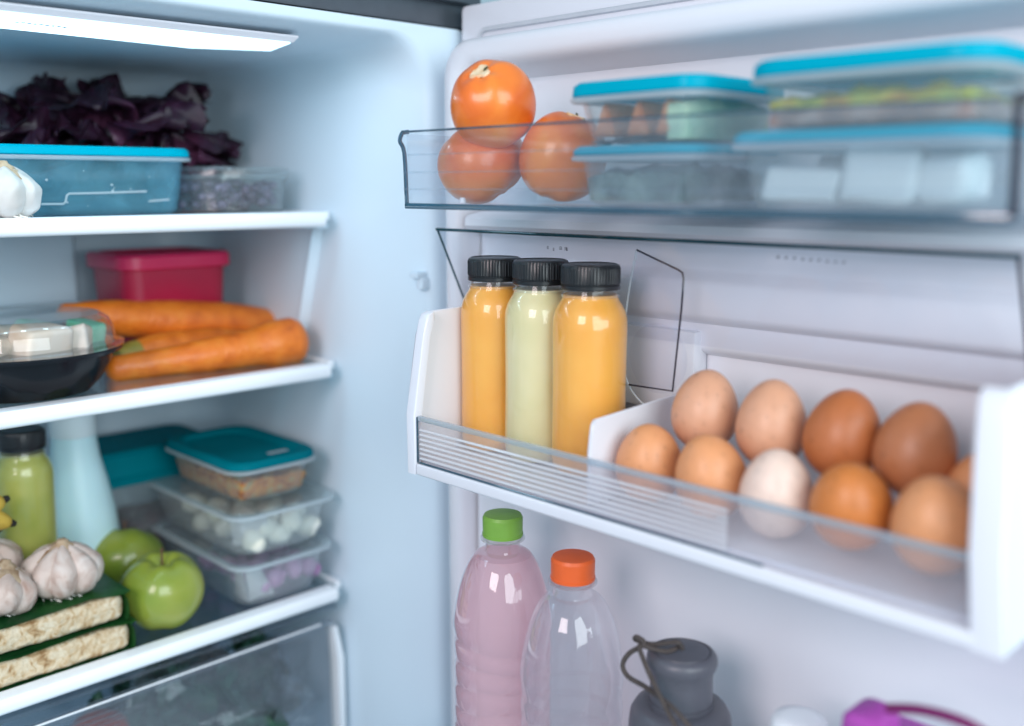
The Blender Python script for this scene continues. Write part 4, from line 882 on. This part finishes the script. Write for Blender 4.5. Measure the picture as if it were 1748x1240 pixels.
# flask
M['flask'] = solid('grey_flask', (0.095, 0.095, 0.115, 1), 0.36, 0.05, 40, 0.1, 400)
M['cord'] = solid('brown_grey_cord', (0.07, 0.055, 0.05, 1), 0.8, 0.2, 400, 0.8, 900)
fk = empty('flask', (0.522, 0.366, LZ), 'matt grey flask with stopper tied by a dark cord', 'flask')
zt = -0.3045-LZ
bm = bmesh.new(); lathe(bm, [(0.030, 0), (0.0335, 0.002), (0.0345, 0.01), (0.0345, zt-0.053), (0.0335, zt-0.045), (0.0305, zt-0.0395), (0.0255, zt-0.0375), (0.022, zt-0.0372), (0.022, zt-0.034)], 72); mesh('body', bm, M['flask'], fk, 50)
bm = bmesh.new(); lathe(bm, [(0.0195, zt-0.0365), (0.0212, zt-0.036), (0.0206, zt-0.020), (0.0208, zt-0.0135), (0.0228, zt-0.010), (0.0236, zt-0.007), (0.0232, zt-0.0035), (0.0216, zt-0.001), (0.0192, zt), (0.0188, zt-0.0008), (0.0182, zt-0.0008), (0.0178, zt), (0.01, zt+0.0006)], 72); st = mesh('stopper', bm, M['flask'], fk, 50)
def fc(px, py, x): return at(px, py, x=x)-Vector(fk.location)
bm = bmesh.new()
loop = [(1165, 1108, 0.512), (1158, 1097, 0.507), (1140, 1098, 0.505), (1110, 1100, 0.503), (1085, 1092, 0.501), (1088, 1088, 0.499), (1100, 1100, 0.499), (1075, 1115, 0.497), (1063, 1135, 0.495), (1072, 1155, 0.4945), (1100, 1172, 0.493), (1125, 1190, 0.488), (1150, 1210, 0.483), (1180, 1245, 0.482), (1200, 1280, 0.482)]
tube(bm, spline([fc(*p) for p in loop], 8), 0.0017, 8)
loop2 = [(1160, 1104, 0.514), (1140, 1112, 0.506), (1115, 1108, 0.500), (1092, 1103, 0.498), (1100, 1130, 0.493), (1115, 1165, 0.488), (1135, 1205, 0.4835), (1155, 1245, 0.482), (1170, 1290, 0.482)]
tube(bm, spline([fc(*p) for p in loop2], 8), 0.0017, 8)
mesh('cord', bm, M['cord'], fk, 80)
# white capped thing and purple jug on the ledge
M['whitecap'] = solid('white_cap', (0.82, 0.84, 0.87, 1), 0.35, 0.02, 30)
wb = empty('white_bottle', (0.522, 0.279, LZ), 'white rounded bottle top at the bottom edge, beside the purple lid', 'bottle')
bm = bmesh.new(); lathe(bm, [(0.020, 0), (0.024, 0.002), (0.025, 0.12), (0.0225, 0.150), (0.0165, 0.158), (0.0165, 0.160)], 48); mesh('bottle_wall', bm, M['whitecap'], wb, 50)
zw = at(1375, 1226, x=0.522).z-LZ
bm = bmesh.new(); lathe(bm, [(0.0165, 0.160), (0.0170, 0.161), (0.0168, zw-0.005), (0.0150, zw-0.0015), (0.009, zw)], 48); mesh('cap', bm, M['whitecap'], wb, 50)
M['purple'] = solid('purple_plastic', (0.38, 0.06, 0.36, 1), 0.3, 0.06, 30)
M['magenta'] = solid('dark_magenta_rim', (0.16, 0.008, 0.09, 1), 0.3, 0.05, 30)
jg_ = empty('water_jug', (0.512, 0.200, LZ-0.004), 'purple lidded jug with dark magenta handle at the bottom right corner', 'jug')
zj = at(1490, 1206, x=0.49).z-LZ
bm = bmesh.new(); loft(bm, [rrect(-0.036, 0.03, -0.042, 0.038, 0.018, 0), rrect(-0.04, 0.034, -0.045, 0.040, 0.018, 0.01), rrect(-0.04, 0.034, -0.045, 0.040, 0.018, zj-0.035), rrect(-0.03, 0.028, -0.03, 0.034, 0.016, zj-0.026)]); mesh('body', bm, M['flap'], jg_)
bm = bmesh.new(); loft(bm, [rrect(-0.041, 0.035, -0.046, 0.041, 0.018, zj-0.044), rrect(-0.041, 0.035, -0.046, 0.041, 0.018, zj-0.032), rrect(-0.030, 0.03, -0.040, 0.036, 0.016, zj-0.024)]); mesh('lid', bm, M['purple'], jg_, 40)
bm = bmesh.new(); loft(bm, [rrect(-0.034, -0.002, 0.010, 0.034, 0.006, zj-0.02), rrect(-0.033, -0.003, 0.011, 0.033, 0.006, zj-0.003), rrect(-0.030, -0.006, 0.014, 0.030, 0.005, zj)]); mesh('spout', bm, M['purple'], jg_, 40)
bm = bmesh.new(); tube(bm, spline([at(1515, 1210, x=0.485)-Vector(jg_.location), at(1560, 1211, x=0.485)-Vector(jg_.location), at(1610, 1221, x=0.485)-Vector(jg_.location), at(1660, 1240, x=0.485)-Vector(jg_.location), at(1710, 1275, x=0.485)-Vector(jg_.location)], 8), 0.0028, 10); mesh('handle', bm, M['magenta'], jg_, 60)
